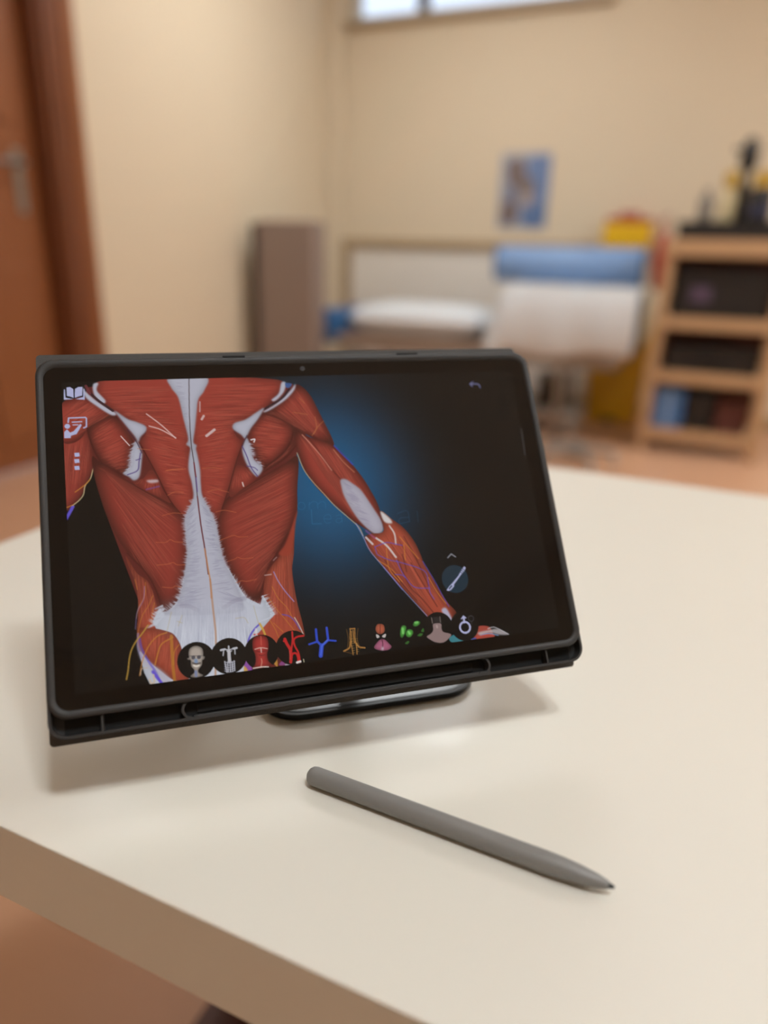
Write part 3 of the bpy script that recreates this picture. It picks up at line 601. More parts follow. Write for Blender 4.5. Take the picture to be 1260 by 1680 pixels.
["line",[186,34,36],[[108.6,147.3],[108.4,151.3],[107.6,154.6],[107.0,157.3]],1.0,{}],
["line",[186,34,36],[[114.4,150.0],[110.9,150.2],[109.0,151.6],[109.2,154.8],[110.6,158.3],[111.0,162.3]],1.0,{}],
["line",[186,34,36],[[103.6,151.5],[104.7,151.7]],1.0,{}],
["line",[186,34,36],[[106.1,162.8],[107.3,159.0],[109.4,158.7],[110.2,161.1],[110.0,163.3]],1.1,{}],
["line",[210,80,70],[[106.1,157.2],[106.0,161.1]],0.6,{"alpha":0.7}],
["line",[220,210,208],[[109.4,163.5],[111.2,163.2]],1.2,{}],
["line",[190,180,150],[[113.0,162.3],[113.1,163.7]],0.5,{}],
["line",[44,72,190],[[122.4,161.6],[123.6,156.3]],2.3,{"smooth":False}],
["line",[44,72,190],[[123.6,156.6],[121.3,153.7],[121.5,147.5]],1.3,{"smooth":False}],
["line",[44,72,190],[[123.6,156.6],[127.4,153.9],[127.4,147.4]],1.3,{"smooth":False}],
["line",[44,72,190],[[121.5,154.0],[116.9,154.9]],1.0,{"smooth":False}],
["line",[44,72,190],[[127.1,154.0],[131.5,154.9]],1.0,{"smooth":False}],
["line",[92,122,232],[[122.5,161.3],[123.7,156.5],[127.2,153.8]],0.8,{"alpha":0.6,"smooth":False}],
["line",[160,112,56],[[140.4,149.3],[139.5,154.9],[139.9,159.2],[140.1,163.4]],0.6,{}],
["line",[160,112,56],[[142.8,149.6],[142.3,155.3],[142.5,159.5],[142.3,163.4]],0.6,{}],
["line",[160,112,56],[[139.4,156.5],[138.5,159.5],[135.3,160.9]],0.9,{}],
["line",[160,112,56],[[142.1,156.8],[143.9,159.7],[147.0,160.6]],0.9,{}],
["line",[160,112,56],[[140.1,149.5],[142.8,149.6]],0.7,{}],
["line",[160,112,56],[[140.7,150.9],[140.1,157.1]],0.6,{}],
["line",[160,112,56],[[141.8,150.5],[141.5,157.3]],0.6,{}],
["line",[196,152,84],[[140.0,155.0],[141.3,155.0]],0.35,{"smooth":False,"alpha":0.6}],
["line",[196,152,84],[[142.4,155.3],[143.7,155.3]],0.35,{"smooth":False,"alpha":0.6}],
["line",[196,152,84],[[140.0,156.3],[141.2,156.2]],0.35,{"smooth":False,"alpha":0.6}],
["line",[196,152,84],[[142.4,156.5],[143.6,156.4]],0.35,{"smooth":False,"alpha":0.6}],
["line",[196,152,84],[[140.0,157.5],[141.2,157.5]],0.35,{"smooth":False,"alpha":0.6}],
["line",[196,152,84],[[142.4,157.6],[143.6,157.6]],0.35,{"smooth":False,"alpha":0.6}],
["line",[196,152,84],[[140.0,158.8],[141.2,158.7]],0.35,{"smooth":False,"alpha":0.6}],
["line",[196,152,84],[[142.4,158.8],[143.5,158.7]],0.35,{"smooth":False,"alpha":0.6}],
["line",[196,152,84],[[140.0,160.0],[141.2,160.0]],0.35,{"smooth":False,"alpha":0.6}],
["line",[196,152,84],[[142.4,159.9],[143.5,159.9]],0.35,{"smooth":False,"alpha":0.6}],
["line",[196,152,84],[[140.0,161.3],[141.2,161.2]],0.35,{"smooth":False,"alpha":0.6}],
["line",[196,152,84],[[142.4,161.1],[143.4,161.0]],0.35,{"smooth":False,"alpha":0.6}],
["line",[196,152,84],[[140.0,162.5],[141.2,162.5]],0.35,{"smooth":False,"alpha":0.6}],
["line",[196,152,84],[[142.5,162.2],[143.4,162.1]],0.35,{"smooth":False,"alpha":0.6}],
["line",[120,80,36],[[138.2,149.5],[138.5,154.8],[137.3,159.9]],0.5,{"alpha":0.7}],
["line",[120,80,36],[[144.7,149.8],[143.4,155.4],[144.5,160.8]],0.5,{"alpha":0.7}],
["line",[120,80,36],[[135.6,161.2],[137.6,162.0],[140.2,163.1]],0.5,{"alpha":0.7}],
["fill",[178,92,66],[[154.4,151.2],[155.6,149.0],[157.5,148.8],[159.4,149.7],[159.7,152.2],[158.8,153.9],[156.7,154.5],[154.9,153.4]],{"edge":0.3,"edgew":2}],
["line",[110,50,40],[[157.4,149.2],[156.7,154.2]],0.5,{}],
["fill",[190,180,176],[[154.3,154.2],[155.8,155.0],[156.0,156.0],[154.5,156.3]],{}],
["fill",[190,180,176],[[160.0,154.6],[158.0,155.2],[157.6,156.1],[159.2,156.6]],{}],
["fill",[168,94,122],[[152.2,161.0],[153.8,159.1],[156.3,157.3],[158.8,157.6],[160.9,160.0],[162.2,162.0],[159.9,163.5],[156.6,163.4],[153.4,162.4]],{"edge":0.3,"edgew":2}],
["line",[96,44,64],[[157.2,157.2],[157.4,159.8],[156.6,162.9]],0.6,{}],
["fill",[196,180,190],[[156.9,161.1],[157.6,162.3],[157.0,163.2],[156.1,163.0]],{"soft":0.2}],
["fill",[84,176,70],[[167.9,156.9],[168.8,152.7],[170.4,151.2],[172.2,152.1],[171.2,155.2],[169.1,157.9]],{"edge":0.45,"edgew":2}],
["fill",[84,176,70],[[171.2,155.7],[172.9,153.8],[175.4,154.4],[175.6,156.3],[173.6,158.2],[171.7,157.7]],{"edge":0.45,"edgew":2}],
["fill",[84,176,70],[[176.1,151.5],[178.1,149.8],[180.6,150.3],[180.0,151.9],[177.3,152.8]],{"edge":0.45,"edgew":2}],
["fill",[84,176,70],[[177.7,157.9],[179.6,156.8],[181.3,157.3],[179.6,158.5]],{"edge":0.45,"edgew":2}],
["fill",[84,176,70],[[180.3,155.8],[182.0,154.1],[182.0,156.3]],{"edge":0.45,"edgew":2}],
["fill",[84,176,70],[[170.0,161.2],[171.6,160.2],[172.8,160.5],[171.4,161.8]],{"edge":0.45,"edgew":2}],
["line",[150,222,130],[[169.9,152.9],[169.8,155.5]],1.2,{"alpha":0.6}],
["line",[150,222,130],[[173.0,155.1],[173.6,156.3]],1.2,{"alpha":0.6}],
["line",[150,222,130],[[177.7,150.6],[179.1,150.6]],1.2,{"alpha":0.6}],
["fill",[140,118,116],[[188.2,152.6],[192.6,152.9],[192.7,155.6],[193.4,157.7],[197.8,159.7],[195.2,162.3],[191.9,163.6],[187.8,162.8],[185.0,161.0],[183.2,159.1],[186.0,157.7],[187.5,156.0]],{}],
["line",[110,100,96],[[187.7,149.1],[187.8,152.1]],0.6,{}],
["line",[110,100,96],[[192.7,149.2],[192.6,152.2]],0.6,{}],
["fill",[40,36,36],[[188.6,148.7],[192.2,149.1],[192.2,152.1],[188.6,151.9]],{"smooth":False}],
["line",[190,170,166],[[190.1,153.8],[190.1,154.8]],1.0,{"alpha":0.6}],
["disc",[176,178,214],[206.8,156.8],3.6,{"ring":1.1}],
["line",[176,178,214],[[206.8,154.0],[206.9,151.4]],1.1,{"smooth":False}],
["fill",[176,178,214],[[204.7,152.1],[206.9,149.9],[208.8,151.7],[207.7,151.9],[206.7,151.7]],{"smooth":False}],
["disc",[70,66,68],[211.3,152.3],1.8,{"ring":0.4}],
["line",[60,58,60],[[211.4,153.9],[211.1,155.6]],0.4,{}],
["fill",[176,178,214],[[199.1,134.7],[201.4,132.4],[203.8,130.6],[207.7,127.2],[210.8,123.4],[212.4,121.9],[213.2,122.9],[212.2,124.6],[209.4,126.8],[206.1,130.1],[204.4,131.7],[204.2,132.9],[202.0,134.7],[200.4,135.2]],{"smooth":False}],
["line",[22,46,60],[[201.1,133.9],[202.7,132.5]],0.7,{"smooth":False}],
["line",[22,46,60],[[209.2,124.8],[210.5,126.0]],0.35,{"smooth":False}],
["line",[22,46,60],[[210.0,123.9],[211.4,125.3]],0.35,{"smooth":False}],
["line",[22,46,60],[[210.9,123.1],[212.2,124.5]],0.35,{"smooth":False}],
["line",[150,150,160],[[203.1,116.0],[205.6,114.0],[208.0,115.9]],0.6,{"smooth":False}],
["fill",[176,178,214],[[1.2,4.3],[1.8,4.3],[1.9,9.1],[5.7,10.1],[0.9,10.4]],{"smooth":False}],
["fill",[176,178,214],[[11.5,4.3],[11.0,4.4],[10.6,9.0],[6.6,10.2],[11.4,10.7]],{"smooth":False}],
["fill",[176,178,214],[[2.5,3.3],[4.3,3.0],[5.9,4.3],[5.9,9.5],[4.1,8.6],[2.5,8.2]],{"smooth":False}],
["fill",[176,178,214],[[10.5,3.2],[8.3,3.2],[6.7,4.3],[6.3,9.5],[8.4,8.7],[10.3,8.2]],{"smooth":False}],
["line",[14,18,40],[[6.2,4.3],[6.2,9.7]],0.35,{"smooth":False}],
["disc",[176,178,214],[2.1,25.4],1.35,{}],
["fill",[176,178,214],[[0.3,32.0],[0.5,28.5],[1.9,27.1],[3.3,29.0],[5.1,28.3],[8.5,24.3],[9.3,25.0],[6.5,30.0],[3.7,30.8],[3.5,32.1]],{"smooth":False}],
["line",[176,178,214],[[2.6,23.2],[2.9,20.8],[11.2,20.8],[11.7,21.3],[11.5,26.1],[10.2,26.7]],0.75,{"smooth":False}],
["line",[176,178,214],[[4.6,23.2],[9.3,23.1]],0.6,{"smooth":False}],
["line",[176,178,214],[[4.9,24.8],[7.4,24.8]],0.6,{"smooth":False}],
["fill",[176,178,214],[[4.9,40.5],[7.3,40.4],[7.5,42.5],[5.1,42.6]],{"smooth":False}],
["fill",[176,178,214],[[4.7,43.9],[7.1,43.9],[7.3,46.0],[4.9,46.1]],{"smooth":False}],
["fill",[176,178,214],[[4.6,47.7],[7.0,47.7],[7.2,49.8],[4.8,49.9]],{"smooth":False}],
["line",[120,124,170],[[242.8,11.0],[241.6,8.5],[236.2,8.3]],0.6,{}],
["line",[120,124,170],[[238.6,6.7],[236.2,8.3],[237.6,10.0]],0.5,{"smooth":False}],
["line",[84,82,84],[[265.6,39.3],[264.7,56.7]],0.45,{"smooth":False}]
]
def paint_display(RES=3.3):
    P = Print(265.8, 164.5, RES, (4, 4, 4))
    yy, xx = np.mgrid[0:P.H, 0:P.W]/RES
    g = np.exp(-(((xx-GLOW[0])/GLOW[2])**2+((yy-GLOW[1])/GLOW[3])**2)**GLOW[4])
    P.img += g[..., None]*(np.array(GLOW[5])/255.-P.img)
    for o in ART: getattr(P, o[0])(*o[1:-1], **o[-1])
    return P
GLOW = (138, 66, 52, 60, 1.2, (20, 86, 128))

# ---------------------------------------------------------------- materials
M = dict(
    wall=mat('cream_wall_paint', (228, 211, 184), .75, noise=1.2, col2=(224, 206, 179), bump=.05, bscale=90),
    panel=mat('pale_wall_panel', (240, 232, 222), .5, noise=2, col2=(236, 228, 218)),
    ceiling=mat('white_ceiling_paint', (244, 240, 234), .85, noise=2, col2=(240, 236, 230)),
    floor=mat('salmon_floor', (218, 170, 136), .34, noise=5, col2=(208, 158, 124)),
    rail=mat('beige_rail', (176, 150, 112), .5, noise=6, col2=(166, 140, 104), scale=(1, 8, 8)),
    doorwood=mat('red_brown_wood', (158, 98, 58), .4, noise=7, col2=(132, 76, 42), scale=(6, 6, .7)),
    framewood=mat('dark_red_brown_wood', (134, 78, 46), .38, noise=8, col2=(106, 58, 33), scale=(6, 6, .6)),
    shelfwood=mat('light_pine', (206, 168, 128), .5, noise=6, col2=(190, 150, 110), scale=(2, 8, 8)),
    desk=mat('white_laminate', (238, 233, 222), .42, spec=.4, coat=.14, noise=3, col2=(235, 229, 217)),
    deskleg=mat('brown_lacquer', (92, 50, 36), .45, noise=20, col2=(80, 42, 30)),
    case=mat('charcoal_silicone', (52, 51, 51), .55, bump=.08, bscale=900),
    cover=mat('grey_cover_fabric', (78, 76, 74), .7, bump=.25, bscale=1600),
    slate=mat('grey_stylus_paint', (140, 138, 136), .42, noise=60, col2=(137, 135, 133), bump=.03, bscale=1500),
    nib=mat('dark_nib_plastic', (58, 57, 58), .5, noise=40),
    tabmetal=mat('grey_tablet_metal', (70, 70, 73), .35, metal=.9, noise=30),
    glass=mat('black_screen_glass', (19, 17, 16), .05, spec=.5, noise=30, col2=(18, 16, 15)),
    lens=mat('camera_lens', (62, 60, 62), .6, spec=.2, noise=20),
    standgloss=mat('dark_glossy_plate', (44, 46, 52), .3, coat=.15, noise=20, col2=(28, 30, 34)),
    standblack=mat('black_stand_metal', (20, 20, 21), .35, metal=.3, noise=30),
    rubber=mat('black_rubber', (16, 16, 16), .8, noise=60),
    beigevinyl=mat('beige_vinyl', (176, 156, 140), .55, noise=6, col2=(168, 148, 132)),
    bluevinyl=mat('blue_vinyl', (46, 102, 156), .45, noise=8, col2=(40, 92, 144)),
    bluepaper=mat('light_blue_bolster_vinyl', (132, 164, 208), .5, noise=6, col2=(122, 154, 200)),
    sheet=mat('white_sheet', (226, 230, 234), .85, noise=3, col2=(218, 222, 226), bump=.3, bscale=30),
    pillow=mat('white_pillow_cotton', (226, 220, 214), .9, noise=4, col2=(218, 212, 206), bump=.3, bscale=25),
    chrome=mat('brushed_steel', (170, 168, 166), .3, metal=1., noise=20),
    taupe=mat('taupe_vinyl', (150, 132, 122), .55, noise=4, col2=(142, 124, 115)),
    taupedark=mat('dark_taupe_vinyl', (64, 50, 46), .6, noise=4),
    yellow=mat('yellow_plastic', (246, 196, 30), .4, noise=5, col2=(240, 186, 24)),
    yellowpale=mat('mustard_plastic', (206, 166, 60), .45, noise=5),
    red=mat('red_plastic', (176, 56, 44), .45, noise=5, col2=(164, 48, 38)),
    black=mat('black_plastic', (26, 24, 25), .45, noise=8, col2=(32, 28, 28)),
    purple=mat('purple_print', (96, 78, 104), .5, noise=8),
    blue=mat('blue_box_card', (72, 116, 172), .6, noise=5, col2=(64, 106, 160)),
    brown=mat('brown_card', (98, 52, 42), .7, noise=6, col2=(88, 44, 36)),
    grey=mat('grey_plastic', (138, 130, 122), .5, noise=6),
    cream=mat('cream_plastic', (222, 204, 160), .45, noise=6),
    navy=mat('dark_blue_plastic', (48, 54, 84), .5, noise=6),
    white=mat('white_plastic', (212, 208, 202), .5, noise=6),
    winframe=mat('dark_window_frame', (86, 66, 54), .5, noise=8),
    whitepaint=mat('white_paint', (224, 220, 212), .5, noise=8),
)
def glassmat():
    m = bpy.data.materials.new('window_glass'); m.use_nodes = True; b = m.node_tree.nodes['Principled BSDF']
    b.inputs['Base Color'].default_value = (1, 1, 1, 1); b.inputs['Roughness'].default_value = .03
    b.inputs['Transmission Weight'].default_value = 1; b.inputs['IOR'].default_value = 1.02
    return m
M['pane'] = glassmat()

def printmat(name, glow):
    m = bpy.data.materials.new(name); m.use_nodes = True; nt = m.node_tree; b = nt.nodes['Principled BSDF']
    a = nt.nodes.new('ShaderNodeVertexColor'); a.layer_name = 'print'
    if glow:
        b.inputs['Base Color'].default_value = (.0095, .009, .0085, 1); b.inputs['Roughness'].default_value = .06
        nt.links.new(a.outputs[0], b.inputs['Emission Color']); b.inputs['Emission Strength'].default_value = .85
    else:
        nt.links.new(a.outputs[0], b.inputs['Base Color']); b.inputs['Roughness'].default_value = .45
    m.cycles.emission_sampling = 'NONE' if glow else 'AUTO'
    return m
M['screen'] = printmat('lit_display', True); M['poster'] = printmat('poster_paper_print', False)

# ---------------------------------------------------------------- room shell
XL, XR, YB, YF, ZC = -2.773, 3.1, 5.233, -2.6, 3.15
DY0, DY1, DH = 1.62, 2.575, 2.1                       # door opening in the left wall
WX0, WX1, WZ0, WZ1 = -2.62, -.86, 2.565, 3.02         # high window in the back wall
wallmesh('floor', [((XL-.2, YF-.2, -.1), (XR+.2, YB+.2, 0))], M['floor'])
wallmesh('ceiling', [((XL-.2, YF-.2, ZC), (XR+.2, YB+.2, ZC+.1))], M['ceiling'])
wallmesh('wall_left', [((XL-.15, YF, 0), (XL, DY0, ZC)), ((XL-.15, DY1, 0), (XL, YB, ZC)), ((XL-.15, DY0, DH), (XL, DY1, ZC))], M['wall'])
wallmesh('wall_back', [((XL-.15, YB, 0), (WX0, YB+.15, ZC)), ((WX1, YB, 0), (XR+.15, YB+.15, ZC)), ((WX0, YB, 0), (WX1, YB+.15, WZ0)), ((WX0, YB, WZ1), (WX1, YB+.15, ZC))], M['wall'])
wallmesh('wall_right', [((XR, YF, 0), (XR+.15, YB, ZC))], M['wall'])
wallmesh('wall_front', [((XL-.15, YF-.15, 0), (XR+.15, YF, ZC))], M['wall'])
# boxed pipe in the corner, pale lower wall panel with a beige rail on top
wallmesh('trim_1', [((XL, YB-.1, 0), (XL+.115, YB, ZC))], M['wall'], .012)
wallmesh('trim_2', [((XL+.115, YB-.02, .1), (-.72, YB, 1.085))], M['panel'], .003)
wallmesh('trim_3', [((XL+.115, YB-.045, 1.085), (-.72, YB, 1.145))], M['rail'], .008)
wallmesh('trim_4', [((XL+.115, YB-.04, .1), (XL+.185, YB, 1.085))], M['rail'], .006)
wallmesh('baseboard_back', [((XL, YB-.015, 0), (XR, YB, .09))], M['rail'], .003)

# window
win = tag(bpy.data.objects.new('window_1', None), 'high window with a dark mullion near the ceiling'); COL.objects.link(win); win['kind'] = 'structure'
win.location = ((WX0+WX1)/2, YB, WZ0)
wx0, wx1, wh = WX0-win.location.x, WX1-win.location.x, WZ1-WZ0
for lo, hi in (((wx0, .03, 0), (wx1, .09, .05)), ((wx0, .03, wh-.05), (wx1, .09, wh)), ((wx0, .03, .05), (wx0+.05, .09, wh-.05)), ((wx1-.05, .03, .05), (wx1, .09, wh-.05))):
    box('window_frame', lo, hi, M['whitepaint'], win)
mx = -2.098-win.location.x
box('mullion', (mx-.035, .02, .05), (mx+.035, .1, wh-.05), M['winframe'], win)
box('pane', (wx0+.05, .055, .05), (mx-.035, .06, wh-.05), M['pane'], win, 0)
box('pane', (mx+.035, .055, .05), (wx1-.05, .06, wh-.05), M['pane'], win, 0)
box('window_sill', (wx0-.05, -.06, -.03), (wx1+.05, .03, .0), M['rail'], win)

# door
door = tag(bpy.data.objects.new('door_1', None), 'red-brown wooden door with a steel lever handle'); COL.objects.link(door); door['kind'] = 'structure'
door.location = (XL, (DY0+DY1)/2, 0)
hw = (DY1-DY0)/2
leaf = box('door_leaf', (-.11, -hw+.03, .01), (-.07, hw-.03, DH-.02), M['doorwood'], door)
for z0, z1 in ((.14, .92), (1.5, 1.98)):
    for s in (-1, 1):
        ya, yb = sorted((s*.06, s*(hw-.13)))
        box('door_panel', (-.075, ya, z0), (-.058, yb, z1), M['doorwood'], leaf, .008)
for s in (-1, 1):
    ya, yb = sorted((s*(hw-.03), s*hw)); box('jamb', (-.15, ya, 0), (.01, yb, DH), M['framewood'], door)
    ya, yb = sorted((s*hw, s*(hw+.165))); cs_ = box('casing', (0, ya, 0), (.032, yb, DH+.16), M['framewood'], door, .008)
    ya, yb = sorted((s*(hw+.085), s*(hw+.16))); box('casing_moulding', (.03, ya, 0), (.044, yb, DH+.155), M['doorwood'], cs_, .006)
box('casing', (0, -hw, DH), (.032, hw, DH+.16), M['framewood'], door, .008)
box('handle_plate', (-.071, hw-.16, 1.14), (-.062, hw-.115, 1.40), M['chrome'], leaf)
bar('handle', [(-.062, hw-.137, 1.34), (-.015, hw-.137, 1.34), (-.012, hw-.15, 1.34), (-.012, hw-.27, 1.335)], .011, M['chrome'], leaf)

# ceiling lamps
def lamp(x, y, sx, sy, power, label):
    t = empty('ceiling_lamp', (x, y, ZC), label, 'lamp', 'flat ceiling lamps')
    ring('lamp_frame', rrect(-sx, -sy, sx, sy, .01, 3), rrect(-sx+.03, -sy+.03, sx-.03, sy-.03, .01, 3), [(0, 0), (0, -.05), (1, -.05), (1, 0)], M['white'], t)
    box('diffuser', (-sx+.03, -sy+.03, -.045), (sx-.03, sy-.03, -.035), emit('warm_lamp_diffuser', (.95, 1, 1.02), power), t, 0)
lamp(.42, -.08, .13, .13, LAMPS[0], 'square ceiling spotlight over the near edge of the desk')
lamp(.78, -.04, .13, .13, LAMPS[1], 'square ceiling spotlight farther right from the desk')
lamp(-2.2, 2.02, .32, .16, LAMPS[2], 'narrow flat ceiling lamp nearest the door')
lamp(-1.4, 3.5, .55, .35, LAMPS[3], 'flat ceiling lamp above the treatment couch')
lamp(1.75, 1.15, .33, .33, LAMPS[4], 'large square fill lamp added by the right wall, level with the desk')  # out of view, added to light the walls and right-hand floor more evenly
lamp(2.1, 3.3, .33, .33, LAMPS[5], 'large square fill lamp added in the far right corner of the room')  # added fill, out of view, lifts the dim back wall, shelf and floor

# ---------------------------------------------------------------- desk
DX0, DX1, DYA, DYC, DZ = -.527, 1.15, .1574, .876, .74
desk = empty('desk', ((DX0+DX1)/2, (DYA+DYC)/2, 0), 'white laminate desk with a thick square-edged top', 'desk')
dx, dy = desk.location.x, desk.location.y
box('desk_top', (DX0-dx, DYA-dy, DZ-.0455), (DX1-dx, DYC-dy, DZ), M['desk'], desk, .0012)
for x in (-.435, 1.06):
    f = box('foot', (x-dx-.03, -.3, 0), (x-dx+.03, .3, .028), M['deskleg'], desk, .005)
    box('leg', (x-dx-.024, .05, .026), (x-dx+.024, .13, DZ-.045), M['deskleg'], desk, .004)
box('light_block_panel', (-.48-dx, .3, .1), (1.1-dx, .318, DZ-.0455), M['desk'], desk, .003)  # unseen board, added to keep lamp light off the floor under the desk

# ---------------------------------------------------------------- tablet, its case, its stand
RX, RY, RZ = Vector((.7624, .6471, .0103)), Vector((-.3612, .4123, .8364)), Vector((.5370, -.6413, .5480))
RX.normalize(); RY = (RY-RX*RY.dot(RX)).normalized(); RZ = RX.cross(RY)
TS = .912                                            # millimetres below are drawn at 284 mm glass width; the tablet is 259 mm
TL = Vector((-.2923, .2493, .9259))                  # top left corner of the glass
def tframe(mmx, mmy):
    o = TL+(RX*mmx*.001-RY*mmy*.001)*TS
    return Matrix(((RX.x, RY.x, RZ.x, o.x), (RX.y, RY.y, RZ.y, o.y), (RX.z, RY.z, RZ.z, o.z), (0, 0, 0, 1))) @ Matrix.Scale(TS, 4)
BX, BY = 142.2, 197.0                                # local origin: middle of the lower edge
def lx(v): return (v-BX)*.001
def ly(v): return (BY-v)*.001
def tr(x0, y0, x1, y1, r, n=8): return rrect(lx(x0), ly(y1), lx(x1), ly(y0), r*.001, n)
tablet = empty('tablet', (0, 0, 0), 'black tablet showing red back muscles on its lit display', 'tablet'); tablet.matrix_world = tframe(BX, BY)
slab('body', tr(.2, .2, 284.2, 180.8, 7), -.0064, -.0006, M['tabmetal'], tablet, .0005)
gp_ = slab('glass_panel', tr(.2, .2, 284.2, 180.8, 7), -.0006, 0, M['glass'], tablet, .0002)
lathe('front_camera', [(0, 0), (.0015, 0), (.0015, .00005), (0, .00005)], M['lens'], gp_, 20, (lx(140.9), ly(4.0), 0))
ops_picture = paint_display()
picture('display', ops_picture, 265.8, 164.5, M['screen'], tablet,
        lambda x, y: np.stack([(x+9.3-BX)*.001, (BY-y-8.7)*.001, np.full_like(x, .00005)], -1))

case = empty('tablet_case', (0, 0, 0), 'dark grey folio case with pen slot around the tablet', 'tablet case'); case.matrix_world = tframe(BX, BY)
slab('back_shell', tr(-3.4, -4.3, 287.9, 193.6, 10), -.0092, -.0066, M['case'], case, .0008)
RIMP = [(0, -.0066), (-.02, -.003), (0, .0003), (.12, .0009), (.38, .00125), (.75, .0010), (1.0, .00045), (1.08, .00002), (1.0, -.0066)]
ring('rim', tr(-3.4, -4.3, 287.9, 184.4, 10, 10), tr(.2, .2, 284.2, 180.8, 7, 10), RIMP, M['case'], case)
def arc(cx, cy, r, a0, a1, n=10): return [(cx+r*math.cos(R(a0+(a1-a0)*k/n)), cy+r*math.sin(R(a0+(a1-a0)*k/n))) for k in range(n+1)]
u = [(lx(-2.7), ly(172))]+arc(lx(-2.7+8), ly(193-8), .008, 180, 270)+arc(lx(287.2-8), ly(193-8), .008, 270, 360)+[(lx(287.2), ly(172))]
wallpath('pen_tray_wall', u, .0014, -.0068, -.0004, M['case'], case, .0005)
for x in (21, 264.2): wallpath('tray_divider', [(lx(x), ly(183.5)), (lx(x), ly(192.6))], .0011, -.0068, -.0009, M['case'], case)
wallpath('pen_slot_end', [(lx(63), ly(183.9))]+arc(lx(63.2), ly(188.2), .0042, 95, 265, 12)+[(lx(63), ly(192.5))], .0012, -.0068, -.0007, M['case'], case)
wallpath('pen_slot_end', arc(lx(223), ly(188.2), .0046, 120, -120, 16), .0012, -.0068, -.0007, M['case'], case)
box('tray_floor', (lx(3), ly(192.2), -.0068), (lx(281.4), ly(184.8), -.0062), M['rubber'], case, .0002)
box('pen_slot_floor', (lx(66), ly(190.6), -.0068), (lx(219), ly(185.6), -.0052), M['rubber'], case, .0006)
box('pen_slot_lip', (lx(64), ly(193.5), -.0068), (lx(228), ly(191.4), -.0012), M['case'], case, .0006)
for x0, x1 in ((95.3, 108.1), (200.1, 213.6)): box('button_slot', (lx(x0), ly(-3.3), -.003), (lx(x1), ly(-4.5), .0013), M['rubber'], case, .0002)
slab('cover', tr(-4.5, -11.8, 285.3, 196.7, 2.2, 4), -.0124, -.0094, M['cover'], case, .0009)

BK_N = -RZ
ph = RX.copy(); ph.z = 0; ph.normalize(); bh = Vector((-ph.y, ph.x, 0))     # along the tablet, and away behind it
base_c = Vector((-.132, .3085, 0))+bh*.0605; base_c.z = DZ
stand = empty('tablet_stand', base_c, 'low dark stand with a glossy rounded base plate under the tablet', 'stand', rz=math.atan2(ph.y, ph.x))
bp_ = slab('base_plate', rrect(-.064, -.06, .064, .06, .022, 10), .0008, .0046, M['standblack'], stand, .0012)
slab('plate_inlay', rrect(-.0615, -.0575, .0615, .0575, .0205, 10), .0044, .0050, M['standgloss'], bp_, .0002)
slab('rubber_foot', rrect(-.05, -.046, .05, .046, .016, 6), 0, .001, M['rubber'], bp_, .0002)
def tosl(v): 
    q = stand.matrix_basis.inverted() @ Vector(v); return q
pad_c = TL+(RX*.1415-RY*.118-RZ*.0124)*TS
A0 = tosl(pad_c); nn = (stand.matrix_basis.to_3x3().inverted() @ RZ)
hinge = A0-nn*.017
bar('arm', [(0, .046, .004), (0, .05, .03), (0, hinge.y+.004, hinge.z-.012), tuple(hinge)], [.008, .0075, .007, .007], M['standblack'], stand)
bar('hinge', [(-.016, hinge.y, hinge.z), (.016, hinge.y, hinge.z)], .0085, M['standblack'], stand, 20)
padm = Matrix.Translation(A0) @ (stand.matrix_basis.to_3x3().inverted() @ Matrix((RX, RY, RZ)).transposed()).to_4x4()
bm = bmesh.new(); prism(bm, rrect(-.035, -.03, .035, .03, .008, 6), -.009, -.0001); bm.transform(padm)
done('holder_pad', bm, M['standblack'], stand, True, .001)

# ---------------------------------------------------------------- stylus
sa, sb = Vector((-.1396, .2411, DZ)), Vector((.0046, .2369, DZ))
sty = empty('stylus', sa, 'slim matt grey stylus lying on the desk in front of the tablet', 'stylus', rz=math.atan2(sb.y-sa.y, sb.x-sa.x))
L = (sb-sa).length; r = .0046
lathe('body', [(0, 0), (.0018, .0003), (.0032, .0011), (.0042, .0024), (r, .0042), (r, .09), (r, L*.80), (r*.96, L*.85), (r*.84, L*.90), (r*.62, L*.95), (r*.40, L*.978), (r*.34, L*.982), (0, L*.982)], M['slate'], sty, 36, (0, 0, r), 'X')
lathe('nib', [(r*.30, L*.978), (r*.26, L*.986), (r*.13, L*.998), (0, L)], M['nib'], sty, 20, (0, 0, r), 'X')
bm = bmesh.new(); prism(bm, rrect(.098, -.0013, .117, .0013, .0012, 5), r*2-.0006, r*2+.00003); done('side_button', bm, M['slate'], sty, True, .0002)

# ---------------------------------------------------------------- treatment couch
CX0, CX1, CY0, CY1 = -2.27, -.36, 4.16, 4.86
couch = empty('treatment_couch', ((CX0+CX1)/2, (CY0+CY1)/2, 0), 'beige treatment couch with a blue rounded end and steel legs by the back wall', 'couch')
kx, ky = couch.location.x, couch.location.y
slab('couch_cushion', rrect(CX0-kx, CY0-ky, CX1-kx, CY1-ky, .16, 8), .495, .54, M['beigevinyl'], couch, .018, 4)
box('couch_frame', (CX0-kx+.1, CY0-ky+.06, .44), (CX1-kx-.05, CY1-ky-.06, .495), M['chrome'], couch, .006)
box('head_roll', (CX0-kx-.06, CY0-ky-.01, .47), (CX0-kx+.115, CY1-ky+.01, .69), M['bluevinyl'], couch, .07, 5)
hx = [(-.80, .53), (-.70, .85), (.02, .85), (.02, .53)]
bm = bmesh.new(); pl = [(v[0]+CX1-kx, v[1]) for v in hx]
a = [bm.verts.new((x, CY0-ky+.05, z)) for x, z in pl]; b = [bm.verts.new((x, CY1-ky-.05, z)) for x, z in pl]
bm.faces.new(a); bm.faces.new(b[::-1])
for k in range(4): bm.faces.new((a[k], a[(k+1) % 4], b[(k+1) % 4], b[k]))
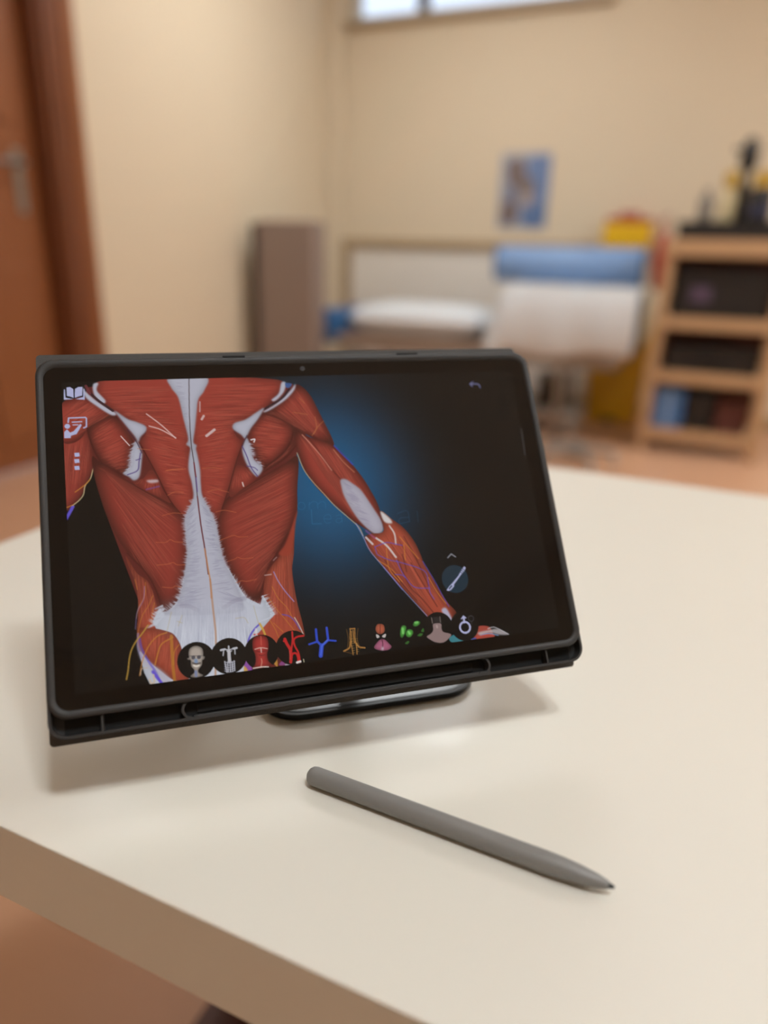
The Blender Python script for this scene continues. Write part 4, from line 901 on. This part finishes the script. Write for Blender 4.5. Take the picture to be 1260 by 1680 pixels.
done('raised_section', bm, M['bluevinyl'], couch, True, .02, 3)
for x in (CX0-kx+.22, CX1-kx-.38):
    for y in (CY0-ky+.1, CY1-ky-.1):
        lg = bar('leg', [(x, y, .44), (x+.03, y, .02)], .022, M['chrome'], couch)
        lathe('leg_cap', [(0, 0), (.03, 0), (.03, .025), (.02, .03), (0, .03)], M['black'], lg, 14, (x+.03, y, 0))
bar('leg_brace', [(CX0-kx+.25, CY0-ky+.1, .16), (CX1-kx-.36, CY0-ky+.1, .16)], .015, M['chrome'], couch)

def cloth(name, x0, x1, y0, y1, prof, m, amp, seed, label, cat, drop=.335):
    """thin draped sheet: prof(x) gives the top height, sides fall over the front edge"""
    rnd = np.random.RandomState(seed); ph_ = rnd.rand(6)*6
    o = empty(name, ((x0+x1)/2, (y0+y1)/2, prof((x0+x1)/2)), label, cat) if False else None
    bm = bmesh.new(); nx, ny = 60, 26; g = []
    for i in range(nx+1):
        row = []
        for j in range(ny+1):
            u, v = i/nx, j/ny; x = x0+(x1-x0)*u
            s = v*1.0
            top = prof(x)
            if s < .3:                                  # front drop
                q = s/.3; y = y0-.012-.02*math.sin(q*math.pi); z = top-drop*(1-q)-.01
                z += .02*math.sin(x*9+ph_[0])*(1-q); y += amp*.8*math.sin(x*23+ph_[1])*(1-q)
            else:
                q = (s-.3)/.7; y = y0+(y1-y0)*q; z = top+.012
                z += amp*(math.sin(x*17+ph_[2]+3*q)*math.sin(q*5+ph_[3])+.5*math.sin(x*37+q*9+ph_[4]))*.5+amp*.5
            row.append(bm.verts.new((x, y, z)))
        g.append(row)
    for i in range(nx):
        for j in range(ny): bm.faces.new((g[i][j], g[i+1][j], g[i+1][j+1], g[i][j+1]))
    c = Vector(((x0+x1)/2, y0, prof(x0)-.15)); bm.transform(Matrix.Translation(-c))
    ob = done(name, bm, m); ob.location = c
    sm = ob.modifiers.new('thick', 'SOLIDIFY'); sm.thickness = .006; sm.offset = 1
    return tag(ob, label, cat)
def step(x):
    t = min(max((x+1.2)/.16, 0), 1); t = t*t*(3-2*t); return .56+.30*t
cloth('couch_sheet', -1.16, -.33, CY0-.012, CY1-.06, lambda x: step(x)+.002, M['sheet'], .012, 4, 'white sheet draped over the raised right end of the couch', 'sheet')

def cushion(name, sx, sy, sz, m, loc, label, cat, rot=(0, 0, 0), n=12, puff=.5):
    bm = bmesh.new(); g = {}
    for side in (1, -1):
        for i in range(n+1):
            for j in range(n+1):
                u, v = 2*i/n-1, 2*j/n-1
                ed = max(0, (1-u**4)*(1-v**4))
                pinch = 1-.07*(u*u*v*v)
                key = (i, j, side) if 0 < i < n and 0 < j < n else (i, j, 0)
                if key not in g: g[key] = bm.verts.new((u*sx*pinch, v*sy*pinch, (side*sz*ed**puff if key[2] else 0)))
    def at(i, j, s): return g[(i, j, s)] if (i, j, s) in g else g[(i, j, 0)]
    for s in (1, -1):
        for i in range(n):
            for j in range(n): bm.faces.new((at(i, j, s), at(i+1, j, s), at(i+1, j+1, s), at(i, j+1, s)))
    o = soft(done(name, bm, m), 1); o.location = loc; o.rotation_euler = rot
    return tag(o, label, cat)
cushion('couch_pillow', .485, .31, .1, M['sheet'], (-1.668, 4.47, .54+.102), 'wide white padded pillow on the left end of the couch', 'pillow')

# bolster
bol = empty('bolster', (-.79, 4.52, .892), 'light blue cylindrical bolster on the white sheet', 'bolster')
br = .105
roll = lathe('bolster_roll', [(0, -.44), (br*.6, -.44), (br*.92, -.435), (br, -.42), (br, 0), (br, .42), (br*.92, .435), (br*.6, .44), (0, .44)], M['bluepaper'], bol, 32, (0, 0, br), 'X')
for s in (-1, 1): lathe('end_seam', [(br*.93, s*.43), (br*.985, s*.436), (br*1.01, s*.43), (br*.985, s*.424)], M['bluevinyl'], roll, 32, (0, 0, br), 'X')

# taupe padded panel stood on edge by the left wall
pan = empty('folded_mat', (-2.375, 3.98, 0), 'tall taupe padded mat standing on edge beside the left wall', 'mat', rz=R(3))
for k, (y0, y1) in enumerate(((-.03, .05), (.056, .136))):
    box('mat_half', (-.235, y0, 0), (.15, y1, 1.205), M['taupe'], pan, .014, 3)
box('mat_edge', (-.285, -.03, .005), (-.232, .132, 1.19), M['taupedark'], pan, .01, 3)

# poster
PW, PH = .345, .485
poster = empty('wall_poster', (-1.275, YB-.004, 1.235), 'blue poster with brown figures hanging on the back wall', 'poster')
PP = Print(345, 485, .5, (150, 158, 178), 5)
PP.fill((92, 122, 176), [(190, 40), (330, 20), (335, 300), (250, 330), (200, 200)]); PP.fill((70, 104, 160), [(170, 330), (320, 330), (320, 460), (190, 460)])
PP.fill((104, 84, 80), [(50, 60), (140, 40), (170, 120), (200, 190), (150, 230), (60, 190)]); PP.fill((112, 96, 88), [(150, 190), (230, 170), (245, 260), (190, 300), (150, 270)])
PP.fill((172, 150, 140), [(160, 270), (230, 260), (235, 330), (165, 330)]); PP.fill((100, 78, 74), [(30, 320), (110, 300), (140, 380), (110, 450), (30, 440)]); PP.fill((112, 116, 140), [(40, 220), (140, 240), (150, 300), (50, 300)])
PP.img += .22*(np.array([196, 192, 190])/255.-PP.img)
PP.fill((186, 184, 188), [(0, 0), (345, 0), (345, 22), (0, 30)], smooth=False)
slab('poster_sheet', [(-PW/2, 0), (PW/2, 0), (PW/2, PH), (-PW/2, PH)], -.0005, .0005, M['white'], poster, 0).rotation_euler = (R(90), 0, 0)
picture('poster_print', PP, PW, PH, M['poster'], poster, lambda x, y: np.stack([x-PW/2, np.full_like(x, -.0012), PH-y], -1))

# sharps box and red bag on the back wall
sh = empty('sharps_box', (-.545, YB, 1.12), 'yellow sharps box with a red lid on the wall behind the bolster', 'container')
cn = box('container', (-.15, -.13, .0), (.15, -.012, .15), M['yellow'], sh, .015, 3)
ld = box('lid', (-.135, -.125, .15), (.145, -.015, .185), M['red'], sh, .01, 3)
box('lid_flap', (-.06, -.11, .185), (.06, -.03, .215), M['red'], ld, .008)
box('wall_bracket', (-.1, -.014, -.03), (.1, 0, .12), M['grey'], sh, .002)
bag = empty('hanging_bag', (-.305, 5.0, .86), 'narrow red bag hanging beside the shelf unit', 'bag')
bm = bmesh.new()
sec = [(.0, .018, .02), (.03, .04, .045), (.15, .05, .06), (.28, .046, .05), (.34, .03, .03), (.36, .012, .012)]
rows = [[bm.verts.new((.006*math.sin(h*20)+a_*math.cos(2*math.pi*k/16), b_*math.sin(2*math.pi*k/16), h)) for k in range(16)] for h, a_, b_ in sec]
for p_, q_ in zip(rows, rows[1:]):
    for k in range(16): bm.faces.new((p_[k], p_[(k+1) % 16], q_[(k+1) % 16], q_[k]))
bm.faces.new(rows[0][::-1]); bm.faces.new(rows[-1]); soft(done('bag_body', bm, M['red'], bag), 1)
bar('strap', [(0, 0, .355), (-.03, .08, .42), (-.02, .2, .45), (.0, .225, .46)], .008, M['red'], bag)
bar('hook', [(0, .233, .47), (0, .2, .47), (0, .195, .45)], .006, M['chrome'], bag)

# yellow bin below the couch end
bn = empty('pedal_bin', (-.48, 5.045, 0), 'yellow bin with a raised lid below the right end of the couch', 'bin')
bm = bmesh.new()
a = [bm.verts.new((x, y, 0)) for x, y in ((-.15, -.11), (.16, -.11), (.16, .13), (-.15, .13))]
b = [bm.verts.new(v) for v in ((-.18, -.13, .47), (.19, -.13, .55), (.19, .15, .55), (-.18, .15, .47))]
bm.faces.new(a[::-1]); bm.faces.new(b)
for k in range(4): bm.faces.new((a[k], a[(k+1) % 4], b[(k+1) % 4], b[k]))
done('bin_body', bm, M['yellow'], bn, True, .02, 3)
box('lid', (-.015, -.13, 0), (.015, .13, .3), M['yellow'], bn, .008, 2, Matrix.Rotation(R(16), 3, 'Y'), (.18, 0, .55))
box('bin_rim', (-.19, -.14, .45), (.19, -.125, .485), M['yellowpale'], bn, .005, 2, Matrix.Rotation(R(-10), 3, 'Y'), (0, 0, .03))
box('pedal', (-.04, -.15, .01), (.04, -.09, .03), M['black'], bn, .004)

# things below the couch
gb = empty('storage_box', (-.83, 4.62, 0), 'dark grey storage box on the white step below the couch', 'box')
box('box_body', (-.07, -.09, .13), (.07, .09, .32), M['black'], gb, .01); box('lid', (-.08, -.1, .32), (.08, .1, .345), M['grey'], gb, .006)
st = empty('white_step', (-.83, 4.58, 0), 'low white step on the floor below the couch', 'step')
box('step_top', (-.25, -.17, .1), (.22, .17, .13), M['white'], st, .008)
for x in (-.2, .17): box('step_side', (x-.02, -.15, 0), (x+.02, .15, .1), M['white'], st, .004)
cs = empty('wheeled_base', (-.52, 3.72, 0), 'low grey five-armed base on castors on the floor before the couch', 'base')
lathe('hub', [(0, .05), (.045, .05), (.045, .09), (.03, .12), (0, .12)], M['grey'], cs, 20)
for k in range(5):
    an = 2*math.pi*k/5+.3; x, y = math.cos(an)*.22, math.sin(an)*.22
    sp = bar('spoke', [(x*.15, y*.15, .09), (x*.6, y*.6, .082), (x, y, .065)], [.02, .018, .014], M['grey'], cs)
    lathe('castor', [(0, -.012), (.024, -.012), (.027, -.006), (.027, .006), (.024, .012), (0, .012)], M['black'] if k % 2 else M['white'], sp, 16, (x, y, .027), 'X')

# ---------------------------------------------------------------- shelf unit with its things
SX0, SX1, SY0, SY1 = -.235, .385, 4.22, 4.6
unit = empty('shelf_unit', ((SX0+SX1)/2, (SY0+SY1)/2, 0), 'light pine open shelf unit against the back of the room', 'shelf')
ux, uy = unit.location.x, unit.location.y
for x in (SX0, SX1-.045):
    for y in (SY0, SY1-.045): box('post', (x-ux, y-uy, 0), (x-ux+.045, y-uy+.045, 1.06), M['shelfwood'], unit, .004)
BZ = (.1, .42, .71, 1.06)
for z in BZ: box('shelf_board', (SX0-ux-(.01 if z > 1 else -.002), SY0-uy-(.012 if z > 1 else -.003), z), (SX1-ux+(.01 if z > 1 else -.002), SY1-uy, z+(.085 if z > 1 else .03)), M['shelfwood'], unit, .005)
for z in BZ[:3]: box('front_rail', (SX0-ux+.045, SY0-uy-.004, z-.02), (SX1-ux-.045, SY0-uy+.014, z+.045), M['shelfwood'], unit, .004)
bm = bmesh.new(); cube(bm, (SX0-ux+.03, SY1-uy-.012, .1), (SX1-ux-.03, SY1-uy-.004, 1.06)); done('back_panel', bm, M['brown'], unit, False)
def boxy(name, x0, x1, y0, y1, z, h, m, label, cat, extra=()):
    o = empty(name, ((x0+x1)/2, (y0+y1)/2, z), label, cat); hx_, hy_ = (x1-x0)/2, (y1-y0)/2
    box('case', (-hx_, -hy_, 0), (hx_, hy_, h), m, o, .006)
    for n_, lo, hi, mm_ in extra: box(n_, lo, hi, mm_, o, .002)
    return o
boxy('black_device', -.165, .3, 4.27, 4.57, .742, .255, M['black'], 'black electronic device with a purple mark on the upper shelf', 'device', (('front_plate', (-.2, -.153, .03), (.2, -.149, .22), M['black']), ('purple_mark', (-.15, -.156, .09), (-.05, -.152, .17), M['purple'])))
boxy('flat_black_case', -.15, .31, 4.27, 4.56, .452, .15, M['black'], 'flat black case on the middle shelf', 'case', (('handle', (-.06, -.16, .07), (.06, -.143, .09), M['rubber']),))
boxy('blue_carton', -.185, -.02, 4.25, 4.5, .132, .23, M['blue'], 'blue carton on the bottom shelf', 'box', (('tape', (-.02, -.127, 0), (.02, -.124, .23), M['bluepaper']),))
boxy('black_carton', .0, .13, 4.28, 4.52, .132, .21, M['black'], 'narrow black box beside the blue carton', 'box', (('lid', (-.067, -.122, .21), (.067, .122, .222), M['rubber']),))
boxy('brown_carton', .15, .31, 4.27, 4.54, .132, .17, M['brown'], 'brown box at the right of the bottom shelf', 'box', (('lid', (-.082, -.137, .17), (.082, .137, .185), M['deskleg']),))
boxy('black_tray', -.2, .37, 4.27, 4.56, 1.146, .08, M['black'], 'wide flat black box on top of the shelf unit', 'box', (('lid', (-.287, -.147, .08), (.287, .147, .088), M['rubber']),))
TZ = 1.235
b1 = empty('grey_bottle', (-.085, 4.42, TZ), 'small grey bottle on the flat black box', 'bottle')
lathe('bottle_body', [(0, 0), (.034, 0), (.037, .01), (.037, .1), (.03, .125), (.014, .135), (0, .135)], M['grey'], b1); lathe('cap', [(0, .135), (.016, .135), (.016, .165), (0, .165)], M['grey'], b1)
b2 = empty('cream_bottle', (.02, 4.40, TZ), 'cream bottle with a mustard yellow cap on the flat black box', 'bottle')
lathe('bottle_body', [(0, 0), (.038, 0), (.04, .01), (.04, .13), (.032, .155), (.016, .165), (0, .165)], M['cream'], b2); lathe('cap', [(0, .165), (.03, .165), (.036, .19), (.034, .235), (.015, .25), (0, .25)], M['yellowpale'], b2)
mg = empty('black_spray_bottle', (.085, 4.46, TZ), 'tall black pump bottle with a bulbous head, tallest thing on the shelf unit', 'bottle')
lathe('bottle_body', [(0, 0), (.03, 0), (.033, .01), (.033, .16), (.022, .2), (.016, .26), (0, .26)], M['black'], mg)
pmp = lathe('pump_head', [(0, .25), (.03, .255), (.045, .29), (.045, .34), (.036, .385), (.018, .41), (0, .415)], M['black'], mg)
box('nozzle', (-.075, -.012, .345), (-.03, .012, .365), M['black'], pmp, .004)
yc = empty('yellow_capped_jar', (.175, 4.38, TZ), 'dark jar with a mustard yellow lid at the right end', 'jar')
lathe('jar_body', [(0, 0), (.055, 0), (.058, .01), (.058, .15), (.05, .165), (0, .165)], M['black'], yc); lathe('jar_lid', [(0, .165), (.05, .165), (.052, .23), (.045, .238), (0, .238)], M['yellowpale'], yc)
lathe('label_band', [(.0585, .03), (.0588, .03), (.0588, .08), (.0585, .08)], M['navy'], yc)
